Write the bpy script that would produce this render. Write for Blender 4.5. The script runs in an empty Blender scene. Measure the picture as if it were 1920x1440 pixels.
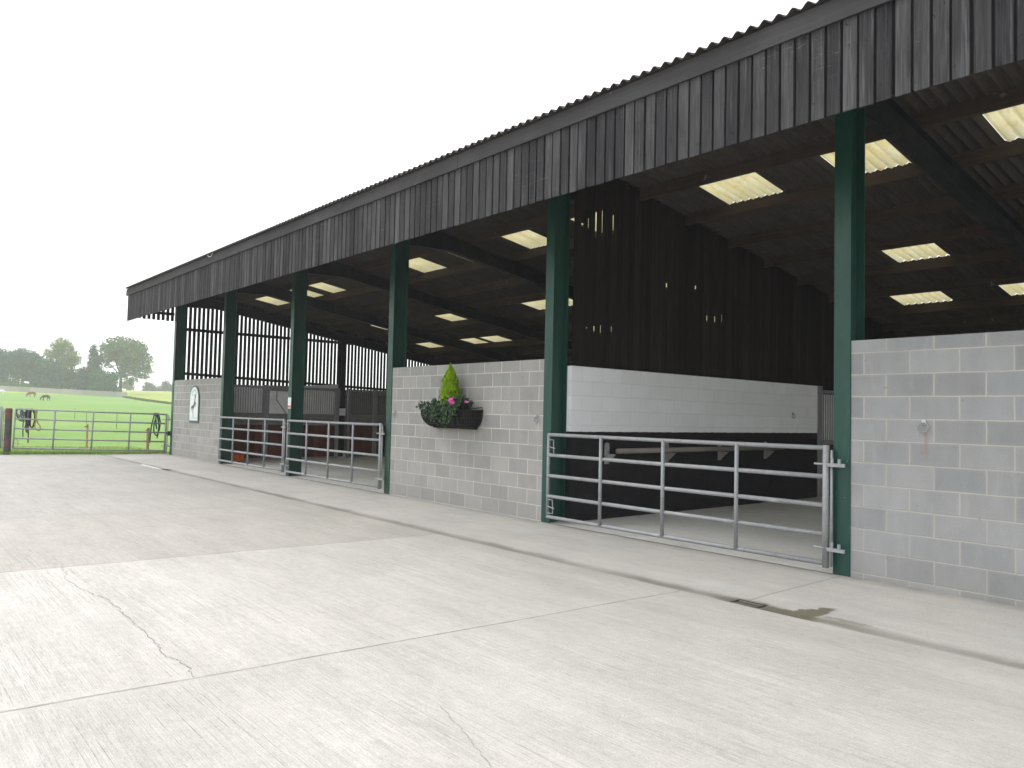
import bpy, math, random
from mathutils import Vector, Matrix, Quaternion, noise as mnoise
random.seed(7)
scene = bpy.context.scene
COL = scene.collection
PI = math.pi

# ------------------------------------------------------------------ helpers
def T(x):
    """the yard (and the barn built on it) rises very slightly towards the far end"""
    return 0.0027 * min(20.6, max(0.0, -6.0 - x))

class MB:
    def __init__(s):
        s.v, s.f = [], []
    def quad(s, a, b, c, d):
        i = len(s.v); s.v += [Vector(a), Vector(b), Vector(c), Vector(d)]; s.f.append((i, i+1, i+2, i+3))
    def tri(s, a, b, c):
        i = len(s.v); s.v += [Vector(a), Vector(b), Vector(c)]; s.f.append((i, i+1, i+2))
    def hexa(s, p):
        """8 points: bottom ring 0-3 then top ring 4-7"""
        i = len(s.v); s.v += [Vector(q) for q in p]
        for q in ((3,2,1,0),(4,5,6,7),(0,1,5,4),(1,2,6,5),(2,3,7,6),(3,0,4,7)):
            s.f.append(tuple(i+k for k in q))
    def box(s, x0, x1, y0, y1, z0, z1):
        s.hexa([(x0,y0,z0),(x1,y0,z0),(x1,y1,z0),(x0,y1,z0),(x0,y0,z1),(x1,y0,z1),(x1,y1,z1),(x0,y1,z1)])
    def beam(s, a, b, w, h, up=(0,0,1)):
        a, b = Vector(a), Vector(b); d = (b-a).normalized(); u = Vector(up)
        r = d.cross(u).normalized()*(w/2); u = r.cross(d).normalized()*(h/2)
        s.hexa([a-r-u, a+r-u, b+r-u, b-r-u, a-r+u, a+r+u, b+r+u, b-r+u])
    def tube(s, pts, r, n=8, closed=False, caps=True):
        pts = [Vector(p) for p in pts]; m = len(pts); rr = r if isinstance(r, (list, tuple)) else [r]*m
        i0 = len(s.v); prev = None
        for k, p in enumerate(pts):
            if closed: d = pts[(k+1) % m]-pts[k-1]
            else: d = pts[min(k+1, m-1)]-pts[max(k-1, 0)]
            d.normalize()
            if prev is None:
                a = Vector((0,0,1)) if abs(d.z) < .9 else Vector((1,0,0)); u = d.cross(a).normalized()
            else:
                u = (prev-d*prev.dot(d)).normalized()
            prev = u; w = d.cross(u)
            for q in range(n):
                t = 2*PI*q/n; s.v.append(p+(u*math.cos(t)+w*math.sin(t))*rr[k])
        for k in range(m if closed else m-1):
            for q in range(n):
                a = i0+k*n+q; b = i0+k*n+(q+1) % n; k2 = (k+1) % m
                s.f.append((a, b, i0+k2*n+(q+1) % n, i0+k2*n+q))
        if caps and not closed:
            s.f.append(tuple(i0+q for q in range(n-1, -1, -1))); s.f.append(tuple(i0+(m-1)*n+q for q in range(n)))
    def prism(s, poly, axis, a, b):
        """extrude a 2d polygon along axis (0,1,2) from a to b"""
        def P(u, v, w): return [(w,u,v),(u,w,v),(u,v,w)][axis]
        i = len(s.v); n = len(poly)
        s.v += [Vector(P(u,v,a)) for u,v in poly]+[Vector(P(u,v,b)) for u,v in poly]
        s.f.append(tuple(range(i+n-1, i-1, -1))); s.f.append(tuple(range(i+n, i+2*n)))
        for k in range(n):
            k2 = (k+1) % n; s.f.append((i+k, i+k2, i+n+k2, i+n+k))
    def build(s, name, mat, parent=None, shear=False, smooth=False, recalc=True):
        off = parent_loc(parent) if parent is not None and shear else Vector((0,0,0))
        me = bpy.data.meshes.new(name)
        vs = [(v.x-off.x, v.y-off.y, v.z-off.z+(T(v.x) if shear else 0)) for v in s.v]
        me.from_pydata(vs, [], s.f)
        if recalc:
            import bmesh
            bm = bmesh.new(); bm.from_mesh(me); bmesh.ops.recalc_face_normals(bm, faces=bm.faces); bm.to_mesh(me); bm.free()
        if mat: me.materials.append(mat)
        if smooth:
            for p in me.polygons: p.use_smooth = True
        me.update()
        o = bpy.data.objects.new(name, me); COL.objects.link(o)
        if parent is not None: o.parent = parent
        return o

def parent_loc(o):
    v = Vector(o.location)
    while o.parent is not None:
        o = o.parent; v += Vector(o.location)
    return v
def tag(o, label=None, cat=None, group=None, kind=None):
    if label: o['label'] = label
    if cat: o['category'] = cat
    if group: o['group'] = group
    if kind: o['kind'] = kind
    return o
def thing(name, label, cat, loc=(0,0,0), rz=0, group=None):
    o = bpy.data.objects.new(name, None); COL.objects.link(o); o.empty_display_size = .2
    o.location = loc; o.rotation_euler = (0,0,rz)
    return tag(o, label, cat, group)
def place_mesh(o, loc):
    """move a mesh built in world coordinates so that its origin sits at loc"""
    l = Vector(loc); o.data.transform(Matrix.Translation(-l)); o.location = l; return o

# ------------------------------------------------------------------ material DSL
class NT:
    def __init__(s, name):
        s.mat = bpy.data.materials.new(name); s.mat.use_nodes = True; s.t = s.mat.node_tree
        s.t.nodes.clear(); s.out = s.t.nodes.new('ShaderNodeOutputMaterial')
    def n(s, typ, **kw):
        nd = s.t.nodes.new(typ)
        for k, v in kw.items(): setattr(nd, k, v)
        return nd
    def set(s, sock, v):
        if isinstance(v, bpy.types.NodeSocket): s.t.links.new(v, sock)
        else:
            if isinstance(v, (tuple, list)) and len(v) == 3 and sock.type == 'RGBA': v = (*v, 1)
            sock.default_value = v
    def m(s, op, a, b=None, c=None, clamp=False):
        nd = s.n('ShaderNodeMath', operation=op, use_clamp=clamp); s.set(nd.inputs[0], a)
        if b is not None: s.set(nd.inputs[1], b)
        if c is not None: s.set(nd.inputs[2], c)
        return nd.outputs[0]
    def pos(s): return s.n('ShaderNodeNewGeometry').outputs['Position']
    def obj(s): return s.n('ShaderNodeTexCoord').outputs['Object']
    def sep(s, v):
        nd = s.n('ShaderNodeSeparateXYZ'); s.set(nd.inputs[0], v); return nd.outputs
    def comb(s, x, y, z):
        nd = s.n('ShaderNodeCombineXYZ')
        for i, q in enumerate((x, y, z)): s.set(nd.inputs[i], q)
        return nd.outputs[0]
    def scale(s, v, sc):
        nd = s.n('ShaderNodeVectorMath', operation='MULTIPLY'); s.set(nd.inputs[0], v); s.set(nd.inputs[1], sc); return nd.outputs[0]
    def noise(s, v, sc=1, det=3, rough=.55, col=False, dist=0):
        nd = s.n('ShaderNodeTexNoise'); s.set(nd.inputs['Vector'], v); s.set(nd.inputs['Scale'], sc)
        s.set(nd.inputs['Detail'], det); s.set(nd.inputs['Roughness'], rough); s.set(nd.inputs['Distortion'], dist)
        return nd.outputs['Color' if col else 'Fac']
    def white(s, v):
        nd = s.n('ShaderNodeTexWhiteNoise', noise_dimensions='3D'); s.set(nd.inputs['Vector'], v); return nd.outputs['Value']
    def mr(s, v, a, b, c=0., d=1., smooth=False):
        nd = s.n('ShaderNodeMapRange', interpolation_type='SMOOTHSTEP' if smooth else 'LINEAR'); s.set(nd.inputs[0], v)
        for i, q in enumerate((a, b, c, d)): s.set(nd.inputs[i+1], q)
        return nd.outputs[0]
    def mix(s, f, a, b, mode='MIX'):
        nd = s.n('ShaderNodeMix', data_type='RGBA', blend_type=mode); s.set(nd.inputs[0], f); s.set(nd.inputs[6], a); s.set(nd.inputs[7], b)
        return nd.outputs[2]
    def ramp(s, f, stops):
        nd = s.n('ShaderNodeValToRGB'); s.set(nd.inputs[0], f); e = nd.color_ramp.elements
        while len(e) < len(stops): e.new(.5)
        for q, (p, c) in zip(e, stops): q.position = p; q.color = (*c, 1) if len(c) == 3 else c
        return nd.outputs[0]
    def mulv(s, c, f):
        """colour times a grey factor"""
        nd = s.n('ShaderNodeVectorMath', operation='SCALE'); s.set(nd.inputs[0], c); s.set(nd.inputs['Scale'], f); return nd.outputs[0]
    def bump(s, h, strength=.3, dist=.01, nrm=None):
        nd = s.n('ShaderNodeBump'); s.set(nd.inputs['Height'], h); s.set(nd.inputs['Strength'], strength); s.set(nd.inputs['Distance'], dist)
        if nrm is not None: s.set(nd.inputs['Normal'], nrm)
        return nd.outputs[0]
    def bsdf(s, color, rough=.8, metal=0., nrm=None, spec=.3):
        nd = s.n('ShaderNodeBsdfPrincipled'); s.set(nd.inputs['Base Color'], color); s.set(nd.inputs['Roughness'], rough)
        s.set(nd.inputs['Metallic'], metal); s.set(nd.inputs['Specular IOR Level'], spec)
        if nrm is not None: s.set(nd.inputs['Normal'], nrm)
        s.t.links.new(nd.outputs[0], s.out.inputs[0]); return s.mat

def simple(name, col, rough=.7, metal=0., var=.25, sc=6., bump=.0, spec=.3, bsc=60.):
    t = NT(name); p = t.obj(); f = t.noise(p, sc, 4, .6)
    c = t.mulv(col, t.mr(f, .25, .75, 1-var, 1+var)) if var else col
    nrm = t.bump(t.noise(p, bsc, 3), bump, .01) if bump else None
    return t.bsdf(c, rough, metal, nrm, spec)

# ---- concrete yard
def mat_yard():
    t = NT('broomed_concrete'); P = t.pos(); x, y, z = t.sep(P)
    wob = t.m('MULTIPLY', t.m('SUBTRACT', t.noise(P, .9, 2), .5), .05)
    u = t.m('ADD', t.m('SUBTRACT', x, t.m('MULTIPLY', y, .056)), wob)
    k = t.m('DIVIDE', t.m('ADD', u, 4.36), 3.94)
    fr = t.m('FRACT', k); fl = t.m('FLOOR', k)
    d = t.m('MULTIPLY', t.m('MINIMUM', fr, t.m('SUBTRACT', 1., fr)), 3.94)   # metres to the nearest joint
    joint = t.mr(d, .006, .016, 1., 0.)
    border = t.mr(d, .05, .12, 0., 1.)
    joint = t.m('MULTIPLY', joint, t.mr(t.noise(P, 4., 3), .3, .6, .25, .75))
    # broom streaks run along the barn (X); three widths of them
    s1 = t.noise(t.scale(P, (.55, 24., 1.)), 1., 4, .65)
    s2 = t.noise(t.scale(P, (4.5, 70., 1.)), 1., 3, .7)
    s3 = t.noise(t.scale(P, (.12, 7., 1.)), 1., 2, .5)
    patch = t.noise(P, .35, 4, .6); patch2 = t.noise(t.scale(P, (.6, 1.6, 1.)), 1.7, 5, .65)
    streak = t.m('ADD', t.m('MULTIPLY', t.m('SUBTRACT', s1, .5), .46), t.m('ADD', t.m('MULTIPLY', t.m('SUBTRACT', s2, .5), .60), t.m('MULTIPLY', t.m('SUBTRACT', s3, .5), .16)))
    streak = t.m('MULTIPLY', streak, border)
    streak = t.m('MULTIPLY', streak, t.mr(t.noise(t.scale(P, (.5, 1.1, 1.)), .8, 4, .65), .36, .62, .12, 1.25))
    tone = t.m('ADD', 1., t.m('ADD', streak, t.m('ADD', t.m('MULTIPLY', t.m('SUBTRACT', patch, .5), .34), t.m('MULTIPLY', t.m('SUBTRACT', patch2, .5), .46))))
    grit = t.noise(P, 70., 3, .7); tone = t.m('ADD', tone, t.m('MULTIPLY', t.m('SUBTRACT', grit, .5), .62)); cl = t.noise(P, 13., 4, .7); tone = t.m('ADD', tone, t.m('MULTIPLY', t.m('SUBTRACT', cl, .5), .40))
    # a tone per slab, darker on the far ones
    def isk(v): return t.m('COMPARE', fl, float(v), .25)
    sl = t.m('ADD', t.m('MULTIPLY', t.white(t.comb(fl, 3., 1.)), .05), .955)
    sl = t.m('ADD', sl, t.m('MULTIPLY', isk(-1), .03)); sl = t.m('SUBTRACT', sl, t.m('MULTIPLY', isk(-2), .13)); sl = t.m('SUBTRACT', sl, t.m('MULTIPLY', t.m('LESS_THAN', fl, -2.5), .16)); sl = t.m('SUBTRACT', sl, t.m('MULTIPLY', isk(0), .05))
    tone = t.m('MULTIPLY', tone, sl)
    warm = t.m('ADD', t.m('MULTIPLY', isk(-2), .5), t.m('MULTIPLY', t.noise(P, .5, 3), .5))
    c = t.mix(warm, (.522, .502, .470), (.498, .462, .418))
    c = t.mulv(c, tone)
    # tamped ridges: narrow broken grooves a hand's breadth apart
    gy = t.m('ADD', t.m('MULTIPLY', y, 21.), t.m('MULTIPLY', t.noise(t.scale(P, (.22, 1.2, 1.)), 1., 3, .5), 2.2))
    gv = t.m('ABSOLUTE', t.m('SUBTRACT', t.m('FRACT', gy), .5)); gid = t.white(t.comb(t.m('FLOOR', gy), 2., 2.))
    groove = t.m('MULTIPLY', t.mr(gv, .40, .49, 0., 1., True), t.mr(t.noise(t.scale(P, (.45, .9, 1.)), 1.1, 4, .6), .40, .60, 0., 1.))
    groove = t.m('MULTIPLY', t.m('MULTIPLY', groove, t.mr(t.noise(t.scale(P, (2.5, 9., 1.)), 2., 3, .7), .35, .6, 0., 1.)), t.m('MULTIPLY', border, t.mr(gid, .1, .9, .05, .42)))
    c = t.mix(groove, c, (.255, .24, .215))
    # dark pores and small stains
    pores = t.mr(t.noise(P, 55., 2, .5), .66, .74, 0., .22)
    c = t.mix(pores, c, (.2, .19, .17))
    blot = t.mr(t.noise(P, 2.3, 5, .7), .66, .80, 0., .35); c = t.mix(blot, c, (.3, .285, .25))
    drag = t.m('MULTIPLY', t.mr(t.noise(t.scale(P, (.35, 3.2, 1.)), 1., 5, .72), .58, .76, 0., .42), t.mr(t.noise(P, .55, 3), .42, .6, 0., 1.)); c = t.mix(drag, c, (.27, .245, .205))
    spot = t.mr(t.noise(P, 9., 2, .4), .72, .78, 0., .35); c = t.mix(spot, c, (.6, .58, .55))
    c = t.mix(joint, c, (.21, .20, .18))
    # gutter silt, and the dimmer light towards the barn painted into the colour
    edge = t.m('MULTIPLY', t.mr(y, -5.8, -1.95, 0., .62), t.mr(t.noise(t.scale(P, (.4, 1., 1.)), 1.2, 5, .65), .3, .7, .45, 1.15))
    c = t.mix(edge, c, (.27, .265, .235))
    h = t.m('ADD', t.m('ADD', t.m('MULTIPLY', s2, border), t.m('MULTIPLY', s1, .8)), t.m('ADD', t.m('MULTIPLY', joint, -2.), t.m('ADD', t.m('MULTIPLY', groove, -1.5), t.m('MULTIPLY', grit, .9))))
    return t.bsdf(c, .85, 0, t.bump(h, .8, .007), .25)
def mat_apron():
    t = NT('apron_concrete'); P = t.pos(); x, y, z = t.sep(P)
    n1 = t.noise(P, .8, 5, .65); n2 = t.noise(t.scale(P, (.5, 1.4, 1.)), 3.3, 5, .65); n3 = t.noise(P, 60., 3)
    tone = t.m('ADD', 1., t.m('ADD', t.m('MULTIPLY', t.m('SUBTRACT', n1, .5), .42), t.m('ADD', t.m('MULTIPLY', t.m('SUBTRACT', n2, .5), .36), t.m('MULTIPLY', t.m('SUBTRACT', n3, .5), .2))))
    c = t.mulv(t.mix(n1, (.375, .368, .35), (.385, .362, .325)), tone)
    white = t.mr(t.noise(t.scale(P, (.35, 1., 1.)), 1.7, 4, .7), .56, .74, 0., .55)
    c = t.mix(white, c, (.47, .47, .465))
    c = t.mulv(c, t.mr(t.noise(P, 75., 3, .7), .3, .7, .88, 1.12))
    # gutter silt
    wob = t.m('MULTIPLY', t.m('SUBTRACT', t.noise(P, 2.2, 4), .5), .16)
    yy = t.m('ADD', y, wob)
    g = t.mr(t.m('ABSOLUTE', t.m('ADD', yy, 1.83)), .01, .16, 1., 0., True)
    g = t.m('MULTIPLY', g, t.mr(t.noise(t.scale(P, (.6, 1., 1.)), 1.4, 4), .25, .62, .30, .95))
    c = t.mix(g, c, (.175, .168, .14))
    # the wet silt beside the gully and a smaller smear
    mw = t.m('MULTIPLY', t.m('SUBTRACT', t.noise(P, 7., 5, .7), .5), .22); mw2 = t.m('MULTIPLY', t.m('SUBTRACT', t.noise(t.scale(P, (1., 1., 1.)), 6.3, 5, .7), .5), .22)
    def ell(cx, cy, ax, ay, lean=0.):
        dx = t.m('SUBTRACT', t.m('ADD', x, mw), cx); dy = t.m('SUBTRACT', t.m('ADD', y, mw2), cy); dx = t.m('SUBTRACT', dx, t.m('MULTIPLY', dy, lean))
        return t.m('ADD', t.m('POWER', t.m('ABSOLUTE', t.m('DIVIDE', dx, ax)), 2.), t.m('POWER', t.m('ABSOLUTE', t.m('DIVIDE', dy, ay)), 2.))
    e1 = t.m('MINIMUM', ell(-3.50, -1.89, .27, .13), ell(-3.34, -1.68, .09, .22, .25)); e2 = ell(-3.02, -1.70, .17, .03)
    c = t.mix(t.mr(e1, 1.0, 1.7, .95, 0.), c, t.mix(t.noise(P, 25., 3), (.075, .066, .045), (.16, .145, .10)))
    c = t.mix(t.mr(ell(-3.86, -1.84, .30, .14), .4, 1.5, .75, 0.), c, (.11, .105, .085))
    c = t.mix(t.mr(e2, .6, 2.2, .6, 0.), c, (.17, .155, .12))
    # dirt and painted contact shade at the foot of the wall and under the gates
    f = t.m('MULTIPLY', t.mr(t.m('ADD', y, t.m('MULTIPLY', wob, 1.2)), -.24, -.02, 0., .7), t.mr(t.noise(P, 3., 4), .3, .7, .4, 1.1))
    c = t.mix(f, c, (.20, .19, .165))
    # one transverse joint per bay
    fr = t.m('FRACT', t.m('DIVIDE', t.m('ADD', x, 3.9), 9.04)); d = t.m('MULTIPLY', t.m('MINIMUM', fr, t.m('SUBTRACT', 1., fr)), 9.04)
    c = t.mix(t.mr(d, .006, .016, .6, 0.), c, (.2, .19, .17))
    return t.bsdf(c, .85, 0, t.bump(t.m('ADD', t.m('MULTIPLY', n3, .6), n2), .4, .006), .25)
def mat_floor():
    t = NT('barn_floor_concrete'); P = t.pos()
    n1 = t.noise(P, .7, 5, .65); n2 = t.noise(P, 5., 5, .7)
    tone = t.m('ADD', 1., t.m('ADD', t.m('MULTIPLY', t.m('SUBTRACT', n1, .5), .4), t.m('MULTIPLY', t.m('SUBTRACT', n2, .5), .35)))
    c = t.mulv((.66, .65, .62), tone)
    return t.bsdf(c, .8, 0, t.bump(n2, .3, .006), .3)

# ---- concrete block work
def mat_block(name, joint_x, joint_z, warm, axis=0, paint=None):
    t = NT(name); P = t.pos(); q = t.sep(P); h, z = q[axis], q[2]
    # take the slight rise of the yard out again so that courses follow the wall
    if axis == 0: z = t.m('SUBTRACT', z, t.m('MULTIPLY', t.m('MAXIMUM', t.m('SUBTRACT', -6., h), 0.), .0027))
    else: z = t.m('SUBTRACT', z, T(-8.3))
    wx = t.m('MULTIPLY', t.m('SUBTRACT', t.noise(P, 7., 3), .5), .010); wz = t.m('MULTIPLY', t.m('SUBTRACT', t.noise(t.scale(P, (1., 1., 1.3)), 6.3, 3), .5), .010)
    v = t.m('DIVIDE', t.m('SUBTRACT', t.m('ADD', z, wz), joint_z), .225); row = t.m('FLOOR', v)
    odd = t.m('MULTIPLY', t.m('FLOORED_MODULO', row, 2.), .5)
    u = t.m('ADD', t.m('DIVIDE', t.m('SUBTRACT', t.m('ADD', h, wx), joint_x), .45), odd); colm = t.m('FLOOR', u)
    fu = t.m('FRACT', u); fv = t.m('FRACT', v)
    du = t.m('MULTIPLY', t.m('MINIMUM', fu, t.m('SUBTRACT', 1., fu)), .45); dv = t.m('MULTIPLY', t.m('MINIMUM', fv, t.m('SUBTRACT', 1., fv)), .225)
    d = t.m('MINIMUM', du, dv)
    mort = t.mr(d, .0045, .0085, 1., 0., True)
    idv = t.comb(colm, row, 2.3)
    w1 = t.white(idv); w2 = t.white(t.comb(row, colm, 9.1))
    n1 = t.noise(P, 2.2, 5, .65); n2 = t.noise(P, 90., 3, .6); n3 = t.noise(t.scale(P, (1., 1., .35)), 5., 4, .6)
    # the tone of each block, a smear of mortar over some of them
    if paint is None:
        base = t.mix(w2, (.292, .290, .282), (.318, .308, .290)) if warm else t.mix(w2, (.262, .271, .276), (.296, .300, .299))
        tone = t.m('ADD', t.mr(w1, 0., 1., .88, 1.07), t.m('ADD', t.m('MULTIPLY', t.m('SUBTRACT', n1, .5), .30), t.m('ADD', t.m('MULTIPLY', t.m('SUBTRACT', n2, .5), .34), t.m('MULTIPLY', t.m('SUBTRACT', n3, .5), .28))))
        c = t.mulv(base, tone)
        efflo = t.mr(t.noise(t.scale(P, (2.6, 1., .55)), 2.6, 5, .65), .57, .78, 0., .55)
        c = t.mix(efflo, c, (.37, .37, .37))
        edge = t.mr(d, .008, .035, .22, 0.); c = t.mix(edge, c, (.34, .335, .32))
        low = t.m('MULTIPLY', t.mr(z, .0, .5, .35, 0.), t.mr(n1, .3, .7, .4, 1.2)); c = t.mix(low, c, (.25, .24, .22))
        mv = t.m('MULTIPLY', mort, t.m('MULTIPLY', t.mr(t.noise(P, 1.3, 3), .35, .62, .45, 1.), t.mr(z, .2, 1.3, .62, 1.)))
        mc = t.mulv((.55, .53, .49) if warm else (.43, .41, .375), t.mr(n2, .3, .7, .9, 1.08))
        c = t.mix(mv, c, mc)
        if not warm:      # rust washed down from the tie ring
            rx = t.m('SUBTRACT', t.m('ADD', h, t.m('MULTIPLY', t.m('SUBTRACT', t.noise(P, 11., 3), .5), .03)), t.m('ADD', -3.052, t.m('MULTIPLY', z, -.022)))
            rs = t.m('MULTIPLY', t.mr(t.m('ABSOLUTE', rx), .004, .022, .55, 0., True), t.m('MULTIPLY', t.mr(z, 1.24, 1.32, 0., 1.), t.mr(z, 1.50, 1.56, 1., 0.)))
            c = t.mix(rs, c, (.30, .175, .155))
            # a few places where the face has flaked white
            fk = t.m('MULTIPLY', t.mr(t.noise(t.scale(P, (1., 1., 1.6)), 7.5, 3, .55), .70, .735, 0., .6), t.mr(n1, .5, .6, 0., 1.)); c = t.mix(fk, c, (.50, .50, .50))
        # dark flecks and knocks
        fl = t.mr(t.noise(P, 14., 2, .4), .72, .77, 0., .35); c = t.mix(fl, c, (.16, .155, .15))
    else:
        split, top, bot = paint
        wob = t.m('MULTIPLY', t.m('SUBTRACT', t.noise(P, 9., 2), .5), .014)
        m2 = t.mr(t.m('ADD', z, wob), split-.003, split+.003, 0., 1.)
        ct = t.mulv(top, t.m('ADD', t.mr(w1, 0., 1., .97, 1.02), t.m('MULTIPLY', t.m('SUBTRACT', n1, .5), .16)))
        ct = t.mix(t.m('MULTIPLY', mort, .30), ct, t.mulv(top, .72))
        cb = t.mulv(bot, t.mr(n3, .3, .7, .75, 1.35))
        scr = t.mr(t.noise(t.scale(P, (1., 14., 3.)), 1.2, 4, .7), .66, .8, 0., .25); cb = t.mix(scr, cb, (.04, .039, .038))
        c = t.mix(m2, cb, ct)
    hgt = t.m('ADD', t.m('MULTIPLY', mort, -1.), t.m('ADD', t.m('MULTIPLY', n2, .45), t.m('MULTIPLY', n1, .2)))
    return t.bsdf(c, .9 if paint is None else .6, 0, t.bump(hgt, .5, .006), .2)

# ---- timber
def mat_boards(name, pitch, off, axis, cols, streak=.5, grey=None):
    """upright boards: a tone per board, grain up the board, pale weathering, knots"""
    t = NT(name); P = t.pos(); q = t.sep(P); h, z = q[axis], q[2]
    idx = t.m('FLOOR', t.m('DIVIDE', t.m('SUBTRACT', h, off), pitch)); w = t.white(t.comb(idx, 1.7, .3)); w2 = t.white(t.comb(idx, 5.1, 8.))
    sc = [3., 3., 1.]; sc[axis] = 55.
    hv = t.comb(t.m('ADD', q[0], t.m('MULTIPLY', w, 3.)), q[1], t.m('ADD', z, t.m('MULTIPLY', w2, 17.)))
    g1 = t.noise(t.scale(hv, (55. if axis == 0 else 3., 55. if axis == 1 else 3., 1.3)), 1., 4, .65)
    g2 = t.noise(t.scale(hv, (160. if axis == 0 else 3., 160. if axis == 1 else 3., 4.)), 1., 2, .6)
    pt = t.noise(t.scale(hv, (4., 4., 1.1)), 1., 4, .6)
    f = t.m('ADD', t.m('MULTIPLY', w, .55), t.m('ADD', t.m('MULTIPLY', t.m('SUBTRACT', pt, .5), .95), .20), None, True)
    c = t.ramp(f, cols)
    c = t.mulv(c, t.m('ADD', 1., t.m('ADD', t.m('MULTIPLY', t.m('SUBTRACT', g1, .5), streak*1.6), t.m('MULTIPLY', t.m('SUBTRACT', g2, .5), streak*1.2))))
    if grey is not None:
        pale = t.m('MULTIPLY', t.mr(t.noise(t.scale(hv, (30. if axis == 0 else 2., 30. if axis == 1 else 2., .8)), 1., 4, .7), .56, .80, 0., .75), t.mr(h, grey[1], grey[2], .25, 1.))
        c = t.mix(pale, c, grey[0])
        # faint scrapes across the boards
        sr = t.noise(t.scale(P, (2.3, 1., 21.)), 1., 1, .4, dist=.6); sr = t.m('MULTIPLY', t.mr(t.m('ABSOLUTE', t.m('SUBTRACT', sr, .5)), 0., .006, .42, 0.), t.mr(t.noise(P, 1.1, 2), .5, .66, 0., 1.))
        c = t.mix(sr, c, (.28, .28, .28))
    kn = t.mr(t.noise(t.scale(hv, (30., 30., 16.)), 1., 1, .3), .74, .79, 0., .6); c = t.mix(kn, c, (.012, .011, .010))
    return t.bsdf(c, .88, 0, t.bump(t.m('ADD', g1, t.m('MULTIPLY', g2, .5)), .5, .004), .15)
def mat_plank(name, col, axis=0, var=.5, rough=.85):
    """sawn timber running along one axis"""
    t = NT(name); P = t.pos(); sc = [40., 40., 40.]; sc[axis] = .9
    g = t.noise(t.scale(P, tuple(sc)), 1., 4, .65); b = t.noise(P, 1.1, 4, .6)
    c = t.mulv(col, t.m('ADD', 1., t.m('ADD', t.m('MULTIPLY', t.m('SUBTRACT', g, .5), var*1.4), t.m('MULTIPLY', t.m('SUBTRACT', b, .5), var*1.6))))
    fl = t.mr(t.noise(P, 7., 3, .5), .70, .76, 0., .4); c = t.mix(fl, c, (.30, .29, .28))
    return t.bsdf(c, rough, 0, t.bump(g, .4, .004), .15)

def mat_paint(name, col, rough=.42, chip=(.35,.34,.33)):
    t = NT(name); P = t.pos(); n = t.noise(P, 2.5, 5, .6); n2 = t.noise(P, 45., 2)
    c = t.mulv(col, t.m('ADD', 1., t.m('ADD', t.m('MULTIPLY', t.m('SUBTRACT', n, .5), .35), t.m('MULTIPLY', t.m('SUBTRACT', n2, .5), .12))))
    fade = t.mr(t.noise(t.scale(P, (3., 3., .7)), 2., 4, .6), .5, .8, 0., .28); c = t.mix(fade, c, tuple(min(1, q*1.5+.05) for q in col))
    ch = t.mr(t.noise(P, 38., 2, .4), .79, .82, 0., .5); c = t.mix(ch, c, chip)
    return t.bsdf(c, t.mr(n, .3, .7, rough-.08, rough+.12), 0, t.bump(n2, .06, .004), .4)
def mat_galv(name='galvanised_steel', col=(.29,.30,.31), obj=True):
    t = NT(name); P = t.obj() if obj else t.pos()
    n = t.noise(P, 9., 4, .6); sp = t.noise(P, 60., 2, .5); gr = t.noise(t.scale(P, (2., 6., 6.)), 2., 4, .65)
    c = t.mulv(col, t.m('ADD', 1., t.m('ADD', t.m('MULTIPLY', t.m('SUBTRACT', n, .5), .5), t.m('MULTIPLY', t.m('SUBTRACT', sp, .5), .35))))
    rub = t.mr(gr, .60, .72, 0., .6); c = t.mix(rub, c, (.52, .50, .47))
    grime = t.mr(t.noise(P, 4., 4, .7), .60, .75, 0., .5); c = t.mix(grime, c, (.17, .155, .135))
    return t.bsdf(c, .62, .25, t.bump(sp, .08, .003), .4)

def mat_sheet():
    t = NT('fibre_cement_sheet'); P = t.pos(); n = t.noise(t.scale(P, (3., .6, 1.)), 1.6, 5, .65); n2 = t.noise(P, 30., 3)
    c = t.mulv((.072, .063, .057), t.m('ADD', 1., t.m('ADD', t.m('MULTIPLY', t.m('SUBTRACT', n, .5), .9), t.m('MULTIPLY', t.m('SUBTRACT', n2, .5), .4))))
    li = t.mr(t.noise(P, 8., 4, .6), .6, .72, 0., .4); c = t.mix(li, c, (.12, .115, .10))
    return t.bsdf(c, .9, 0, t.bump(n2, .3, .004), .15)
def mat_skylight():
    t = NT('translucent_rooflight'); P = t.pos()
    n = t.noise(t.scale(P, (10., 2.2, 1.)), 1., 5, .7); d = t.noise(P, 9., 5, .75)
    c = t.mix(t.mr(n, .35, .7, 0., 1.), (.74, .69, .47), (.82, .80, .68))
    c = t.mix(t.mr(d, .54, .76, 0., .6), c, (.50, .44, .24))
    tr = t.n('ShaderNodeBsdfTranslucent'); t.set(tr.inputs[0], c)
    df = t.n('ShaderNodeBsdfDiffuse'); t.set(df.inputs[0], t.mulv(c, .6))
    mx = t.n('ShaderNodeMixShader'); t.set(mx.inputs[0], .22)
    t.t.links.new(tr.outputs[0], mx.inputs[1]); t.t.links.new(df.outputs[0], mx.inputs[2]); t.t.links.new(mx.outputs[0], t.out.inputs[0])
    return t.mat
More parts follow.
